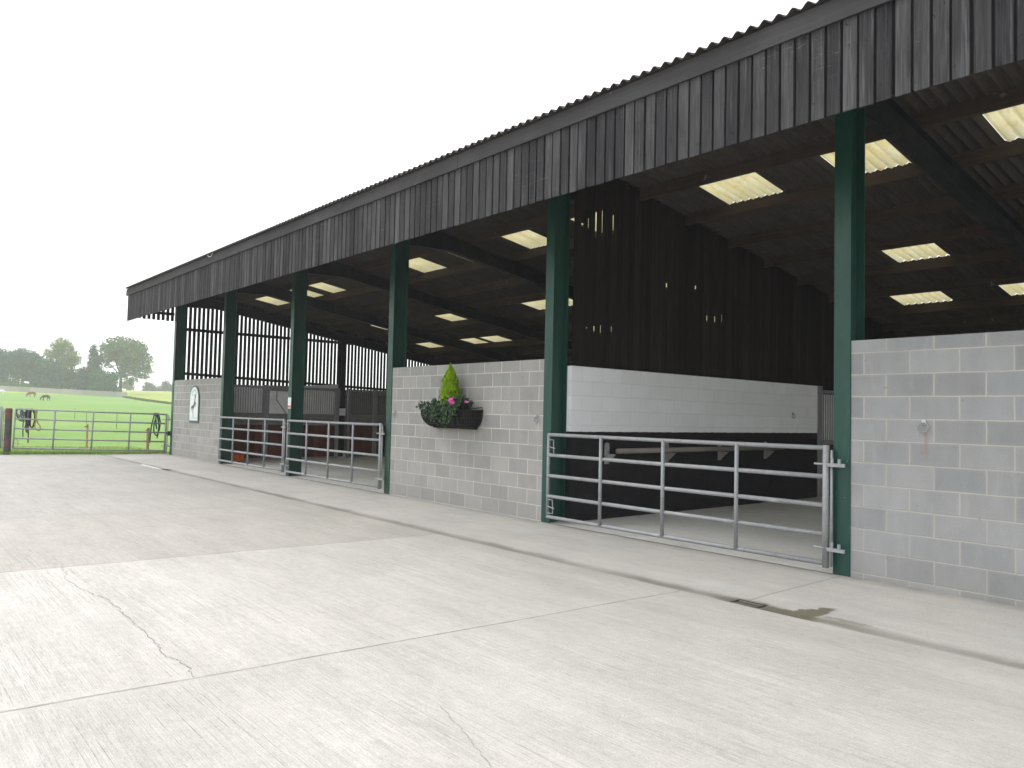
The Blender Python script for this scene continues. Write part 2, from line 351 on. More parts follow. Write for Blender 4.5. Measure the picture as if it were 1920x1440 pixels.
def mat_field():
    t = NT('meadow_grass'); P = t.pos(); x, y, z = t.sep(P)
    big = t.noise(P, .035, 4, .6); mid = t.noise(t.scale(P, (.35, .12, 1.)), 1., 5, .65); fine = t.noise(P, 6., 4, .7)
    f = t.m('ADD', t.m('MULTIPLY', big, .6), t.m('MULTIPLY', mid, .4))
    c = t.ramp(f, [(.30, (.15, .255, .062)), (.50, (.18, .30, .078)), (.70, (.24, .33, .10))])
    c = t.mulv(c, t.mr(fine, .3, .7, .78, 1.2))
    worn = t.m('MULTIPLY', t.mr(x, -45., -30., 0., 1.), t.mr(t.noise(t.scale(P, (1., .5, 1.)), .35, 4, .65), .50, .66, 0., .55)); c = t.mix(worn, c, (.22, .235, .075))
    # the next field beyond the boundary is paler and yellower
    bnd = t.m('ADD', 51.5, t.m('MULTIPLY', t.m('ADD', x, 200.), -.04))
    far = t.m('MAXIMUM', t.mr(t.m('SUBTRACT', y, bnd), -.5, .8, 0., 1.), t.mr(x, -262., -258., 1., 0.))
    c = t.mix(far, c, t.mulv((.30, .36, .085), t.mr(mid, .3, .7, .85, 1.15)))
    return t.bsdf(c, .9, 0, t.bump(t.m('ADD', fine, mid), .6, .06), .1)
def mat_leaf(name, dark, light, transl=.25):
    t = NT(name); P = t.pos()
    n = t.noise(P, .45 if max(light) and name.startswith('tree') else 14., 3, .6)
    r = t.n('ShaderNodeNewGeometry').outputs['Random Per Island']
    f = t.m('ADD', t.m('MULTIPLY', n, .6), t.m('MULTIPLY', r, .45))
    c = t.ramp(f, [(.25, dark), (.75, light)])
    df = t.n('ShaderNodeBsdfDiffuse'); t.set(df.inputs[0], c)
    tr = t.n('ShaderNodeBsdfTranslucent'); t.set(tr.inputs[0], t.mulv(c, 1.1))
    mx = t.n('ShaderNodeMixShader'); t.set(mx.inputs[0], transl)
    t.t.links.new(df.outputs[0], mx.inputs[1]); t.t.links.new(tr.outputs[0], mx.inputs[2]); t.t.links.new(mx.outputs[0], t.out.inputs[0])
    return t.mat

M = {}
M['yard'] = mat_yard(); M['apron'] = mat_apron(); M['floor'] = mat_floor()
M['block_warm'] = mat_block('warm_grey_blockwork', -12.690, 2.2718-.225*10, True)
M['block_cool'] = mat_block('cool_grey_blockwork', -3.461, 2.3184-.225*10, False)
M['block_side'] = mat_block('gable_blockwork', 0.1, 2.27-.225*10, True, axis=1)
M['block_paint'] = mat_block('black_and_white_painted_blockwork', .31, 2.36-.225*10, False, axis=1, paint=(1.365, (.82, .835, .855), (.010, .010, .011)))
M['fascia'] = mat_boards('weathered_fascia_boards', .147, -4.682, 0, [(.12, (.019, .018, .021)), (.5, (.040, .039, .041)), (.92, (.085, .085, .088))], .95, ((.165, .172, .182), -13., -2.))
M['fascia_top'] = mat_plank('weathered_capping_board', (.047, .046, .047), 0, .75)
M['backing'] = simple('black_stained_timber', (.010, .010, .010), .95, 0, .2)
M['slat'] = mat_boards('dark_gable_slats', .145, 0., 1, [(.15, (.020, .020, .026)), (.9, (.045, .044, .052))], .5)
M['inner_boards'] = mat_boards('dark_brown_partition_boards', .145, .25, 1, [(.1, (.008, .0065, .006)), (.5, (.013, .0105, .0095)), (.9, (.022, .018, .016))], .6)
M['purlin'] = mat_plank('brown_timber_purlin', (.062, .047, .039), 0, .7)
M['steel'] = mat_paint('dark_green_steel_paint', (.006, .050, .036), .40)
M['rafter'] = mat_paint('dark_rafter_paint', (.005, .010, .010), .6)
M['sheet'] = mat_sheet(); M['sky_sheet'] = mat_skylight()
M['galv'] = mat_galv()
M['galv_dark'] = mat_galv('stable_grey_steel', (.27, .275, .29))
M['field'] = mat_field()
M['stable_board'] = mat_boards('red_brown_stable_boards', .15, 0., 1, [(.1, (.06, .015, .011)), (.6, (.105, .029, .019)), (.95, (.14, .045, .028))], .5)
M['pale_panel'] = simple('pale_grey_infill_sheet', (.84, .84, .86), .6, 0, .12, 3.)
M['dark_panel'] = simple('grey_mesh_infill', (.20, .195, .19), .7, 0, .15, 3.)
M['white_panel'] = simple('white_infill_board', (.62, .63, .66), .5, 0, .06, 3.)
M['cast'] = simple('dark_iron', (.035, .034, .033), .6, .3, .3, 20.)
M['rust'] = simple('rusty_steel', (.17, .12, .09), .8, .2, .4, 25.)
M['rail_wood'] = mat_plank('grey_rail_pole', (.22, .20, .18), 1, .4)
M['stake'] = mat_plank('orange_brown_stake', (.50, .32, .19), 2, .4)
M['orange'] = simple('orange_rubber', (.95, .24, .035), .5, 0, .15, 8.)
M['black_rubber'] = simple('black_rubber', (.012, .012, .012), .6, 0, .2)
M['white'] = simple('white_sign_face', (.74, .76, .77), .35, 0, .03, 3.)
M['green_trim'] = simple('green_sign_trim', (.055, .12, .095), .45, 0, .1)
M['silhouette'] = simple('dark_blue_grey_ink', (.06, .065, .08), .5, 0, .1)
M['ink_pale'] = simple('pale_grey_ink', (.50, .53, .55), .5, 0, .1)
M['ink_green'] = simple('pale_green_ink', (.36, .53, .45), .5, 0, .1)
M['red'] = simple('faded_red_print', (.62, .14, .13), .5, 0, .1)
M['wire'] = simple('black_coated_wire', (.014, .014, .014), .5, 0, .1)
M['liner'] = simple('black_basket_liner', (.012, .011, .011), .95, 0, .4, 30., .5)
M['soil'] = simple('dark_compost', (.03, .022, .016), .95, 0, .4, 30.)
M['rail_grey'] = simple('grey_painted_bracket', (.26, .255, .25), .6, 0, .2, 12.)
M['conifer'] = mat_leaf('conifer_spray', (.13, .26, .008), (.33, .50, .02), .25)
M['ivy'] = mat_leaf('ivy_leaf', (.018, .042, .022), (.085, .13, .075), .15)
M['petal'] = mat_leaf('pink_petal', (.75, .10, .42), (.88, .22, .58), .3)
M['bark'] = simple('tree_bark', (.075, .065, .055), .95, 0, .3, 2.)
M['fence_wood'] = mat_boards('silver_grey_paddock_boards', 2.4, 0., 1, [(.1, (.30, .28, .27)), (.9, (.42, .40, .385))], .2)
M['rope_blue'] = simple('blue_grey_webbing', (.10, .13, .17), .9, 0, .2)
M['rope_black'] = simple('black_webbing', (.02, .02, .022), .9, 0, .2)
M['rope_maroon'] = simple('maroon_webbing', (.12, .04, .05), .9, 0, .2)
M['rope_yellow'] = simple('tan_rope', (.42, .34, .14), .9, 0, .2)
M['rope_green'] = simple('green_webbing', (.03, .12, .07), .9, 0, .2)
M['plastic_white'] = simple('white_plastic', (.52, .54, .56), .5, 0, .05)
def mat_post():
    t = NT('painted_gate_post'); P = t.obj(); z = t.sep(P)[2]; n = t.noise(P, 7., 5, .65)
    c = t.mulv((.085, .075, .08), t.mr(n, .3, .7, .7, 1.35))
    zz = t.m('ADD', z, t.m('MULTIPLY', t.m('SUBTRACT', n, .5), .35))
    red = t.m('MAXIMUM', t.mr(zz, 1.02, 1.14, 0., .8), t.m('MULTIPLY', t.mr(zz, .20, .26, 0., 1.), t.mr(zz, .40, .46, .8, 0.)))
    c = t.mix(t.m('MULTIPLY', red, t.mr(t.noise(P, 13., 4, .7), .4, .6, .25, 1.)), c, (.22, .055, .055))
    return t.bsdf(c, .75, 0, t.bump(n, .3, .01), .25)
M['post'] = mat_post()

# ------------------------------------------------------------------ terrain
def fieldz(x, y):
    D = max(0.0, -x-28.2)
    if D <= 255: z = 9.2e-5*D*D
    elif D <= 345: z = 9.2e-5*255**2+.036*(D-255)
    else: z = 9.2e-5*255**2+.036*90
    return z
xs = [-1100,-900,-700,-600,-520,-450,-420]+[-400+5*i for i in range(74)]+[-32,-30,-29,-28.2,-27,-26.8,-20,-10,-6,0,20,60,120,250]
ys = [-320,-250,-200,-160,-120,-90]+[-70+5*i for i in range(48)]+[180,200,240,300,360,450,600]
g = MB(); nx, ny = len(xs), len(ys)
for y in ys:
    for x in xs:
        z = fieldz(x, y)
        if x < -40: z += .18*(mnoise.noise(Vector((x*.03, y*.03, 0))))*min(1, (-x-40)/60)
        g.v.append(Vector((x, y, z+(T(x)-.30 if x > -26.9 else T(-28.2)-.02))))
for j in range(ny-1):
    for i in range(nx-1):
        a = j*nx+i; g.f.append((a, a+1, a+nx+1, a+nx))
tag(g.build('field', M['field'], smooth=True), kind='structure')
# yard: one sheet with a dished gutter, its far edge slightly askew
yd = MB()
def edge_x(y): return -27.05+.225*min(0., y)
def strip(mb, prof, x1, xl=None):
    """prof: list of (y,z); strips from the far edge to x1"""
    cuts = [x1, -6.0, -15., None]
    for (ya, za), (yb, zb) in zip(prof[:-1], prof[1:]):
        for k in range(3):
            xa0 = cuts[k]; xb0 = cuts[k+1]
            L0 = xb0 if xb0 is not None else edge_x(ya); L1 = xb0 if xb0 is not None else edge_x(yb)
            mb.quad((L0, ya, za), (xa0, ya, za), (xa0, yb, zb), (L1, yb, zb))
strip(yd, [(-42., 0.), (-16., 0.), (-9., 0.), (-5., 0.), (-1.97, 0.)], 42.)
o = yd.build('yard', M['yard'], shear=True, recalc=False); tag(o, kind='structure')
ap = MB(); strip(ap, [(-1.97, -.000), (-1.91, -.010), (-1.84, -.015), (-1.72, -.009), (-1.45, .001), (-.0, .012)], 42.)
o = ap.build('apron', M['apron'], shear=True, recalc=False); tag(o, kind='structure')
fl = MB()
for x0, x1 in ((-26.6, -15.), (-15., -6.), (-6., 42.)): fl.quad((x0, 0., .012), (x1, 0., .012), (x1, 13.1, .012), (x0, 13.1, .012))
o = fl.build('barn_floor', M['floor'], shear=True, recalc=False); tag(o, kind='structure')
# crack across the second slab
crack = [(-8.72,-6.26),(-8.5,-6.285),(-8.28,-6.29),(-8.12,-6.34),(-7.95,-6.34),(-7.78,-6.325),(-7.62,-6.33),(-7.45,-6.30),(-7.28,-6.28),(-7.1,-6.235),(-7.0,-6.22),(-6.82,-6.235),(-6.65,-6.22),(-6.45,-6.24),(-6.29,-6.23),(-6.1,-6.25),(-5.89,-6.24),(-5.7,-6.26),(-5.54,-6.25),(-5.36,-6.285),(-5.24,-6.29),(-5.12,-6.255),(-5.05,-6.25),(-4.91,-6.24),(-4.8,-6.27),(-4.72,-6.27)]
def ribbon(pts, w, jit=.012, z=.003, seed=1):
    rnd = random.Random(seed); q = []
    for (xa, ya), (xb, yb) in zip(pts[:-1], pts[1:]):
        for k in range(5):
            f = k/5; q.append((xa+(xb-xa)*f+rnd.uniform(-jit, jit)*.6, ya+(yb-ya)*f+rnd.uniform(-jit, jit)))
    q.append(pts[-1]); mb = MB()
    ww = [w*rnd.uniform(.4, 1.3) for _ in q]; ww[0] = ww[-1] = w*.2
    L = [(x, y-a/2) for (x, y), a in zip(q, ww)]; R = [(x, y+a/2) for (x, y), a in zip(q, ww)]
    for k in range(len(q)-1): mb.quad((*L[k], z), (*L[k+1], z), (*R[k+1], z), (*R[k], z))
    return mb
M['crack'] = simple('crack_dirt', (.25, .24, .22), .95, 0, .3, 9.)
tag(ribbon(crack, .005, .010).build('yard_crack', M['crack'], shear=True, recalc=False), kind='structure')
tag(ribbon([(-3.5,-5.36),(-3.28,-5.43),(-3.11,-5.48),(-2.96,-5.53),(-2.74,-5.61),(-2.62,-5.66)], .0032, .008, seed=4).build('yard_hairline_crack', M['crack'], shear=True, recalc=False), kind='structure')
def grate(name, label, x0, x1, y0, y1, z):
    r = thing(name, label, 'drain', ((x0+x1)/2, (y0+y1)/2, z+T(x0)))
    w, d = (x1-x0)/2, (y1-y0)/2
    f = MB(); f.box(-w, w, -d, -d+.02, -.02, .012); f.box(-w, w, d-.02, d, -.02, .012); f.box(-w, -w+.02, -d+.02, d-.02, -.02, .011); f.box(w-.02, w, -d+.02, d-.02, -.02, .011)
    f.build('frame', M['cast'], r)
    b = MB(); n = 9
    for k in range(n):
        xx = -w+.03+(2*w-.06)*k/(n-1); b.box(xx-.006, xx+.006, -d+.02, d-.02, -.012, .008)
    b.build('bars', M['cast'], r)
    s = MB(); s.box(-w+.02, w-.02, -d+.02, d-.02, -.045, -.018); s.build('sump', M['black_rubber'], r)
    return r
grate('drain_grate', 'small iron gully grate beside the mud patch in the gutter', -3.98, -3.70, -1.93, -1.75, -.021)
grate('drain_grate', 'far iron gully grate at the end of a pale strip near the sign wall', -20.75, -20.45, -1.93, -1.75, -.020)
pp = MB(); pp.box(-22.4, -20.78, -1.985, -1.915, -.02, .008)
tag(pp.build('channel_cover', M['white_panel'], shear=True), 'pale strip set in the yard leading to the far gully grate', 'drain cover')

# ------------------------------------------------------------------ barn
barn = thing('open_fronted_barn', 'long open fronted barn with black timber fascia, green steel columns and grey block walls', 'barn', (-12., 6., 0.))
COLX = [-4.0-4.52*i for i in range(6)]+[.52, 5.04]
RS, RZ = .157, 5.66                       # roof slope and height of its underside above the columns
def rz(y): return RZ-RS*y if y >= 0 else RZ+.221*y
YB = 12.9                                  # back of the barn
def part(mb, name, mat, shear=True, smooth=False): return mb.build(name, mat, barn, shear, smooth)
for x in COLX:
    c = MB(); w = .178; zt = rz(.15)-.21
    c.box(x, x+w, -.013, .004, 0, zt); c.box(x, x+w, .285, .302, 0, zt); c.box(x+w/2-.006, x+w/2+.006, .004, .285, 0, zt)
    part(c, 'column', M['steel'])
    r = MB(); xc = x+w/2
    top = lambda y: rz(y)-.20
    def rafter(y0, y1, dep=.30):
        hw = .083
        for y_a, y_b, d_a, d_b in ((y0, 1.35, .50, dep), (1.35, y1, dep, dep)):
            za, zb = top(y_a), top(y_b)
            if y_a == y0:
                r.hexa([(xc-.006, y_a, za-d_a), (xc+.006, y_a, za-d_a), (xc+.006, y_b, zb-d_b), (xc-.006, y_b, zb-d_b), (xc-.006, y_a, za-.014), (xc+.006, y_a, za-.014), (xc+.006, y_b, zb-.014), (xc-.006, y_b, zb-.014)])
            else:
                r.hexa([(xc-.006, y_a, za-d_a), (xc+.006, y_a, za-d_a), (xc+.006, y_b, zb-d_b), (xc-.006, y_b, zb-d_b), (xc-.006, y_a, za-.014), (xc+.006, y_a, za-.014), (xc+.006, y_b, zb-.014), (xc-.006, y_b, zb-.014)])
            for o0, o1 in ((d_a, d_b), (.014, .014)):
                r.hexa([(xc-hw, y_a, za-o0), (xc+hw, y_a, za-o0), (xc+hw, y_b, zb-o1), (xc-hw, y_b, zb-o1), (xc-hw, y_a, za-o0+.014), (xc+hw, y_a, za-o0+.014), (xc+hw, y_b, zb-o1+.014), (xc-hw, y_b, zb-o1+.014)])
    rafter(.305, YB-.1)
    part(r, 'rafter', M['rafter'])
    rc = MB(); rc.box(x, x+w, YB-.1, YB-.085, 0, rz(YB)-.21); rc.box(x+w/2-.006, x+w/2+.006, YB-.3, YB-.1, 0, rz(YB)-.5); rc.box(x, x+w, YB-.315, YB-.3, 0, rz(YB)-.5)
    part(rc, 'rear_column', M['rafter'])
    # outrigger carrying the overhang
    ov = MB(); ov.hexa([(xc-.04, -1.38, rz(-1.38)-.20), (xc+.04, -1.38, rz(-1.38)-.20), (xc+.04, .0, rz(0)-.42), (xc-.04, .0, rz(0)-.42), (xc-.04, -1.38, rz(-1.38)-.05), (xc+.04, -1.38, rz(-1.38)-.05), (xc+.04, .0, rz(0)-.21), (xc-.04, .0, rz(0)-.21)])
    part(ov, 'outrigger', M['rafter'])
XL, XR = -26.70, 5.3
PUR = [-.95, .55, 1.80, 3.03, 4.31, 5.52, 6.76, 8.06, 9.40, 10.65, 11.85]
for y in PUR:
    p = MB(); za = rz(y+.04)-.012
    p.box(XL+.03, XR, y, y+.075, za-.19, za); part(p, 'purlin', M['purlin'])
# corrugated roof in courses of sheet; the clear sheets fill openings left in it
PITCH = .146; AMP = .027
X0 = XL; NW = int((XR+.1-X0)/PITCH)
PPW = 6
def wave(i): return AMP*math.cos(2*PI*i/PPW)
SKY = {1: [-25.48,-22.87,-21.43,-19.43,-16.38,-14.43,-12.42,-10.35,-7.36,-5.38,-3.32,-.6], 4: [-24.42,-20.45,-16.1,-15.1,-11.35,-10.5,-6.28,-2.4], 6: [-25.43,-22.62,-21.4,-19.36,-16.3,-15.5,-12.2,-11.3,-7.2,-5.2,-1.]}
rows = [(-1.53, 0.), (0., 1.84), (1.84, 3.07), (3.07, 4.35), (4.35, 5.56), (5.56, 6.80), (6.80, 8.10), (8.10, 9.44), (9.44, 10.7), (10.7, 13.2)]
SKYROW = {2: SKY[1], 5: SKY[4], 7: SKY[6]}
roof = MB(); lights = []
def wave_strip(mb, i0, i1, ya, yb, lift, thick=.007):
    za, zb = rz(ya), rz(yb); base = len(mb.v); n = i1-i0+1
    for i in range(i0, i1+1):
        x = X0+i*PITCH/PPW; w = wave(i)
        for yy, zz in ((ya, za), (yb, zb)):
            mb.v.append(Vector((x, yy, zz+w+lift))); mb.v.append(Vector((x, yy, zz+w+lift+thick)))
    for k in range(n-1):
        a = base+4*k; b = a+4
        mb.f.append((a, b, b+2, a+2)); mb.f.append((a+1, a+3, b+3, b+1)); mb.f.append((a, a+1, b+1, b)); mb.f.append((a+2, b+2, b+3, a+3))
for ri, (ya, yb) in enumerate(rows):
    cuts = []
    for xs_ in SKYROW.get(ri, []):
        i0 = int(round((xs_-X0)/PITCH*PPW/3))*3; cuts.append((i0, i0+int(6.5*PPW)))
    cuts.sort(); i = 0; ye = yb+(.05 if ri >= 1 else .06)
    last = None
    for a, b in cuts+[(NW*PPW, None)]:
        if a > i: wave_strip(roof, i, min(a, NW*PPW), ya, ye, .010 if ri == 0 else (.005 if ri % 2 else 0.))
        if b is not None:
            s = MB(); wave_strip(s, max(a, i), min(b, NW*PPW), ya-.02, yb-.012, .016 if ri % 2 else .012, .004)
            lights.append(s); i = b
rsh = part(roof, 'roof_sheet', M['sheet'], True, False)
for s in lights: s.build('rooflight', M['sky_sheet'], rsh, True, True)
# fascia: boards on a black backing, a capping board in lengths above
YF = -1.45
fb = MB(); rnd = random.Random(3)
k0 = int(math.floor((XL+.12-(-4.682))/.147)); x = -4.682+.147*k0
while x < XR-.1:
    wv = rnd.uniform(-.004, .004); j = rnd.uniform(-.004, .003)
    xa, xb = max(x+.013+wv, XL-.07), min(x+.134+wv*.5, XR)
    yj = rnd.uniform(-.003, .003)
    zf = 4.292+j; fb.hexa([(xa, YF+yj, zf), (xb, YF+yj+rnd.uniform(-.003, .003), zf), (xb, YF+.022, zf), (xa, YF+.022, zf), (xa, YF+yj, 5.12), (xb, YF+yj, 5.12), (xb, YF+.022, 5.12), (xa, YF+.022, 5.12)])
    x += .147
fbo = part(fb, 'fascia_boards', M['fascia'])
bk = MB(); bk.box(XL-.06, XR, YF+.024, YF+.045, 4.298, 5.2); bk.box(XL-.06, XR, YF+.046, YF+.095, 4.42, 4.52); bk.box(XL-.06, XR, YF+.046, YF+.095, 5.0, 5.1)
bk.build('fascia_backing', M['backing'], fbo, True)
xe = XL-.10; lens = [4.9, 4.7, 4.8, 3.55, 4.85, 4.4, 4.9, 3.6]; k = 0
while xe < XR:
    L = lens[k % 8]; c = MB(); dy = .004*(k % 2)
    c.box(xe+.002, min(xe+L, XR), YF-.026-dy, YF-.0035, 5.10+.003*(k % 3), 5.310); part(c, 'capping_board', M['fascia_top']); xe += L; k += 1
# front block walls, standing between the column flanges
def wall(x0, x1, h, mat, name='block_wall'):
    w = MB(); w.box(x0, x1, .0, .215, 0, h); return part(w, name, mat)
wall(-26.42, -22.082, 2.452, M['block_warm']); wall(-12.86, -8.522, 2.45, M['block_warm'])
wall(-3.82, .518, 2.45, M['block_cool'])
gw = MB(); gw.box(-26.60, -26.40, .302, YB, 0, 2.38); part(gw, 'gable_block_wall', M['block_side'])
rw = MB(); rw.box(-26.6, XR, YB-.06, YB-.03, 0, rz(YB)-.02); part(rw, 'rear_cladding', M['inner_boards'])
# spaced boarding of the gable, reaching out under the overhang
sp = MB(); y = -1.42; k = 0
while y < YB-.1:
    zb = 4.42 if y < -.05 else 2.30
    zt = rz(y+.045)-.03
    sp.box(XL+.004, XL+.024, y, y+.094, zb+random.uniform(-.01, .01), zt); y += .145
part(sp, 'gable_slats', M['slat'])
gr = MB()
gr.box(XL+.026, XL+.07, -1.38, YB-.1, 4.13, 4.23) if False else None
gr.box(XL+.026, XL+.075, .31, YB-.3, 4.13, 4.23)
gr.box(XL+.026, XL+.075, -1.40, -.02, 4.60, 4.69)
gr.hexa([(XL+.026, .31, 2.66), (XL+.075, .31, 2.66), (XL+.075, YB-.3, 2.28), (XL+.026, YB-.3, 2.28), (XL+.026, .31, 2.75), (XL+.075, .31, 2.75), (XL+.075, YB-.3, 2.37), (XL+.026, YB-.3, 2.37)])
part(gr, 'gable_rails', M['backing'])
gp = MB()
for y0 in (6.0,):
    gp.box(-26.39, -26.37, y0, y0+.2, 0, rz(y0)-.5); gp.box(-26.62, -26.39, y0+.095, y0+.105, 2.3, rz(y0)-.5); gp.box(-26.62, -26.605, y0, y0+.2, 2.3, rz(y0)-.5)
part(gp, 'gable_post', M['rafter'])
# partition between the two halves: painted block work below, dark boards above
XP = -8.25
pw = MB(); pw.box(-8.46, XP, .304, 7.62, 0, 2.36); pw.box(XP, XP+.005, 5.86, 6.10, 0, 2.355); part(pw, 'partition_block_wall', M['block_paint'])
pt = MB(); pt.box(-8.46, XP+.02, 7.62, 7.80, 0, 2.36); part(pt, 'partition_post', M['galv_dark'])
pb = MB(); rnd = random.Random(5); y = .315; k = 0
slits = [(.46, 4.50, 4.56, .02), (.60, 4.47, 4.66, .006), (.765, 4.37, 4.80, .013), (.91, 4.38, 4.86, .008), (1.16, 4.50, 4.83, .013), (2.52, 3.81, 3.90, .012), (3.33, 3.86, 3.96, .014), (3.68, 3.33, 3.46, .007), (3.92, 3.33, 3.47, .007), (4.13, 3.36, 3.53, .011), (.655, 2.94, 2.97, .012), (.774, 2.90, 3.0, .007), (.966, 2.87, 3.03, .008), (1.15, 2.88, 3.03, .010)]
edges = [.315]
while edges[-1] < YB-.2: edges.append(edges[-1]+.145)
cutm = {}
for ys_, za, zb, w in slits:
    kk = min(range(1, len(edges)-1), key=lambda i: abs(edges[i]-ys_))
    if kk not in cutm: edges[kk] = ys_            # shift that joint so that the gap stands where the light shows
    cutm.setdefault(kk, []).append((za, zb, w))
for kk in range(len(edges)-1):
    ya, yb = edges[kk], edges[kk+1]
    dx = .006 if kk % 2 else 0.; zt = rz(yb)-.03; z = 2.362
    for za, zb, w in sorted(cutm.get(kk, [])):
        pb.box(XP-.018+dx, XP-.008+dx, ya, yb, z, za); pb.box(XP-.018+dx, XP-.008+dx, ya+w*1.2+.016, yb, za, zb); z = zb
    pb.box(XP-.018+dx, XP-.008+dx, ya, yb, z, zt)
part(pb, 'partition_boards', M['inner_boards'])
pr = MB()
for zz in (3.15, 4.05): pr.box(XP-.10, XP-.032, .31, YB-.3, zz, zz+.1)
part(pr, 'partition_rail', M['backing'])
# gable end of overhang: bargeboard
bg = MB(); bg.prism([(-1.47, 5.16), (-1.47, 5.30), (0., rz(0)+.0), (YB, rz(YB)), (YB, rz(YB)-.19), (0., rz(0)-.19)], 0, XL-.05, XL-.02); part(bg, 'barge_board', M['fascia_top'])

# ------------------------------------------------------------------ gates
def make_gate(name, label, group):
    r = thing(name, label, 'gate', group=group); L = 4.28; z0, z1 = .12, 1.325
    f = MB(); R = .026
    f.tube([(0, 0, z0-.02), (0, 0, z1+.012)], .022, 10); 
    fr = f.build('end_stile', M['galv'], r, smooth=True)
    h = MB(); h.tube([(L, 0, z0-.045), (L, 0, z1+.03)], .034, 12); h.tube([(L+.062, 0, z0-.03), (L+.062, 0, z1-.02)], .014, 8)
    hs = h.build('hanging_stile', M['galv'], r, smooth=True)
    for k in range(5):
        z = z0+(z1-z0)*k/4; b = MB(); b.tube([(.0, 0, z), (L*.5, 0, z-.004), (L, 0, z)], R, 10); b.build('rail', M['galv'], r, smooth=True)
    for k in (1, 2, 3):
        x = L*k/4; s = MB()
        s.tube([(x, -.022, z0), (x, -.022, z1)], .024, 8); s.build('upright', M['galv'], r, smooth=True)
    for zz in (z0+.16, z1-.17):
        e = MB(); e.tube([(L-.12, -.02, zz), (L+.075, -.02, zz)], .011, 8); e.box(L+.05, L+.235, -.075, -.052, zz-.020, zz+.016)
        e.tube([(L+.10, -.062, zz-.02), (L+.10, -.062, zz+.075)], .015, 8); e.tube([(L+.175, -.062, zz), (L+.175, -.062, zz+.062)], .017, 8); e.tube([(L+.02, -.02, zz), (L+.10, -.06, zz)], .012, 8)
        e.build('hinge', M['galv'], hs)
    for z_a, z_b in ((z1-.28, z1-.075), (z0+.055, z0+.255)):
        e = MB(); e.tube([(.02, -.01, z_b), (.12, -.015, z_b), (.13, -.015, z_a), (.02, -.01, z_a)], .009, 6); e.tube([(.02, -.015, (z_a+z_b)/2), (.17, -.03, (z_a+z_b)/2-.02)], .008, 6)
        e.build('latch', M['galv'], fr)
    return r
def copy_tree(o, parent=None):
    c = o.copy(); COL.objects.link(c)
    if parent is not None: c.parent = parent
    for ch in [q for q in list(bpy.data.objects) if q.parent == o]: copy_tree(ch, c)
    return c
G1 = 'galvanised five bar field gates'
gate = make_gate('field_gate', 'galvanised five bar gate across the bay beside the white painted inner wall', G1)
gate.location = (-8.335, -.062, 0.0)
g2 = copy_tree(gate); g2['label'] = 'galvanised five bar gate in front of the bay just left of the flower basket wall'; g2.location = (-17.415, -.062, .035)
g3 = copy_tree(gate); g3['label'] = 'galvanised five bar gate with the orange tub showing through its bars'; g3.location = (-21.91, -.062, .045)
g4 = copy_tree(gate); g4['label'] = 'galvanised five bar gate to the paddock with headcollars hung on its top rail'
ga, gb = Vector((-28.19, -4.17, .135)), Vector((-26.90, -.02, .055))
dv = (gb-ga); g4.location = ga; g4.rotation_euler = (0, math.asin(-dv.z/dv.length), math.atan2(dv.y, dv.x))
g5 = copy_tree(gate); g5['label'] = 'five bar gate cut off by the picture edge, left of the dark gate post'
g5.location = (-28.32-1.45, -4.45-4.08, .17); g5.rotation_euler = (0, 0, math.atan2(4.08, 1.45))
gpst = MB(); gpst.tube([(0, 0, -.05), (0, 0, 1.36), (0, 0, 1.41)], [.10, .098, .085], 14)
gp_ = tag(gpst.build('gate_post', M['post'], smooth=False), 'dark round gate post with flaking red paint at top and foot', 'post'); gp_.location = (-28.27, -4.31, .07)
lp = MB(); lp.box(-.02, .11, -.125, -.108, .93, .96); lp.build('latch_plate', M['plastic_white'], gp_)
# latch block on the corner column
lb = MB(); lb.box(-26.98, -26.60, -.06, -.02, .67, .74); lb.box(-26.70, -26.605, -.08, .03, .63, .78)
tag(place_mesh(lb.build('gate_catch', M['cast'], shear=True), (-26.6, 0, .7)), 'black catch fixed to the corner column for the paddock gate', 'latch')

# ------------------------------------------------------------------ headcollars and ropes on the paddock gate
gdir = dv.normalized()
def on_gate(s, dz, out=-.05):
    """a point s metres along the paddock gate, dz below its top rail, slightly off its yard side"""
    n = Vector((gdir.y, -gdir.x, 0)); return ga+gdir*s+n*(-out)+Vector((0, 0, 1.325+dz))
def strap(mb, s0, pts, r=.012, n=6):
    q = [on_gate(s0+a, b, c) for a, b, c in pts]
    # smooth the polyline
    out = []
    for i in range(len(q)-1):
        p0 = q[max(i-1, 0)]; p1 = q[i]; p2 = q[i+1]; p3 = q[min(i+2, len(q)-1)]
        for k in range(5):
            t = k/5; out.append(.5*((2*p1)+(p2-p0)*t+(2*p0-5*p1+4*p2-p3)*t*t+(3*p1-p0-3*p2+p3)*t**3))
    out.append(q[-1]); mb.tube(out, r, n)
def halter(label, s0, mat, shape, rope=None, ropemat=None):
    o = MB()
    for pts in shape: strap(o, s0, pts, .023)
    r = tag(o.build('headcollar', mat, smooth=True), label, 'headcollar', 'headcollars hung on the paddock gate')
    if rope:
        m = MB()
        for pts in rope: strap(m, s0, pts, .018)
        m.build('lead_rope', ropemat or mat, r, smooth=True)
    return r
H1 = [[(-.05, .03, .03), (-.10, -.08, .05), (-.04, -.30, .06), (.06, -.36, .06), (.10, -.22, .05), (.04, -.05, .05), (.0, .03, .03)], [(-.08, -.16, .06), (.0, -.2, .075), (.09, -.17, .06)]]
halter('blue grey headcollar looped on the paddock gate next to the post', .14, M['rope_blue'], H1, [[(-.02, .03, .03), (.10, -.1, .06), (.16, -.35, .06), (.14, -.62, .06)], [(.04, .03, .03), (.2, -.05, .06), (.3, -.2, .06)]])
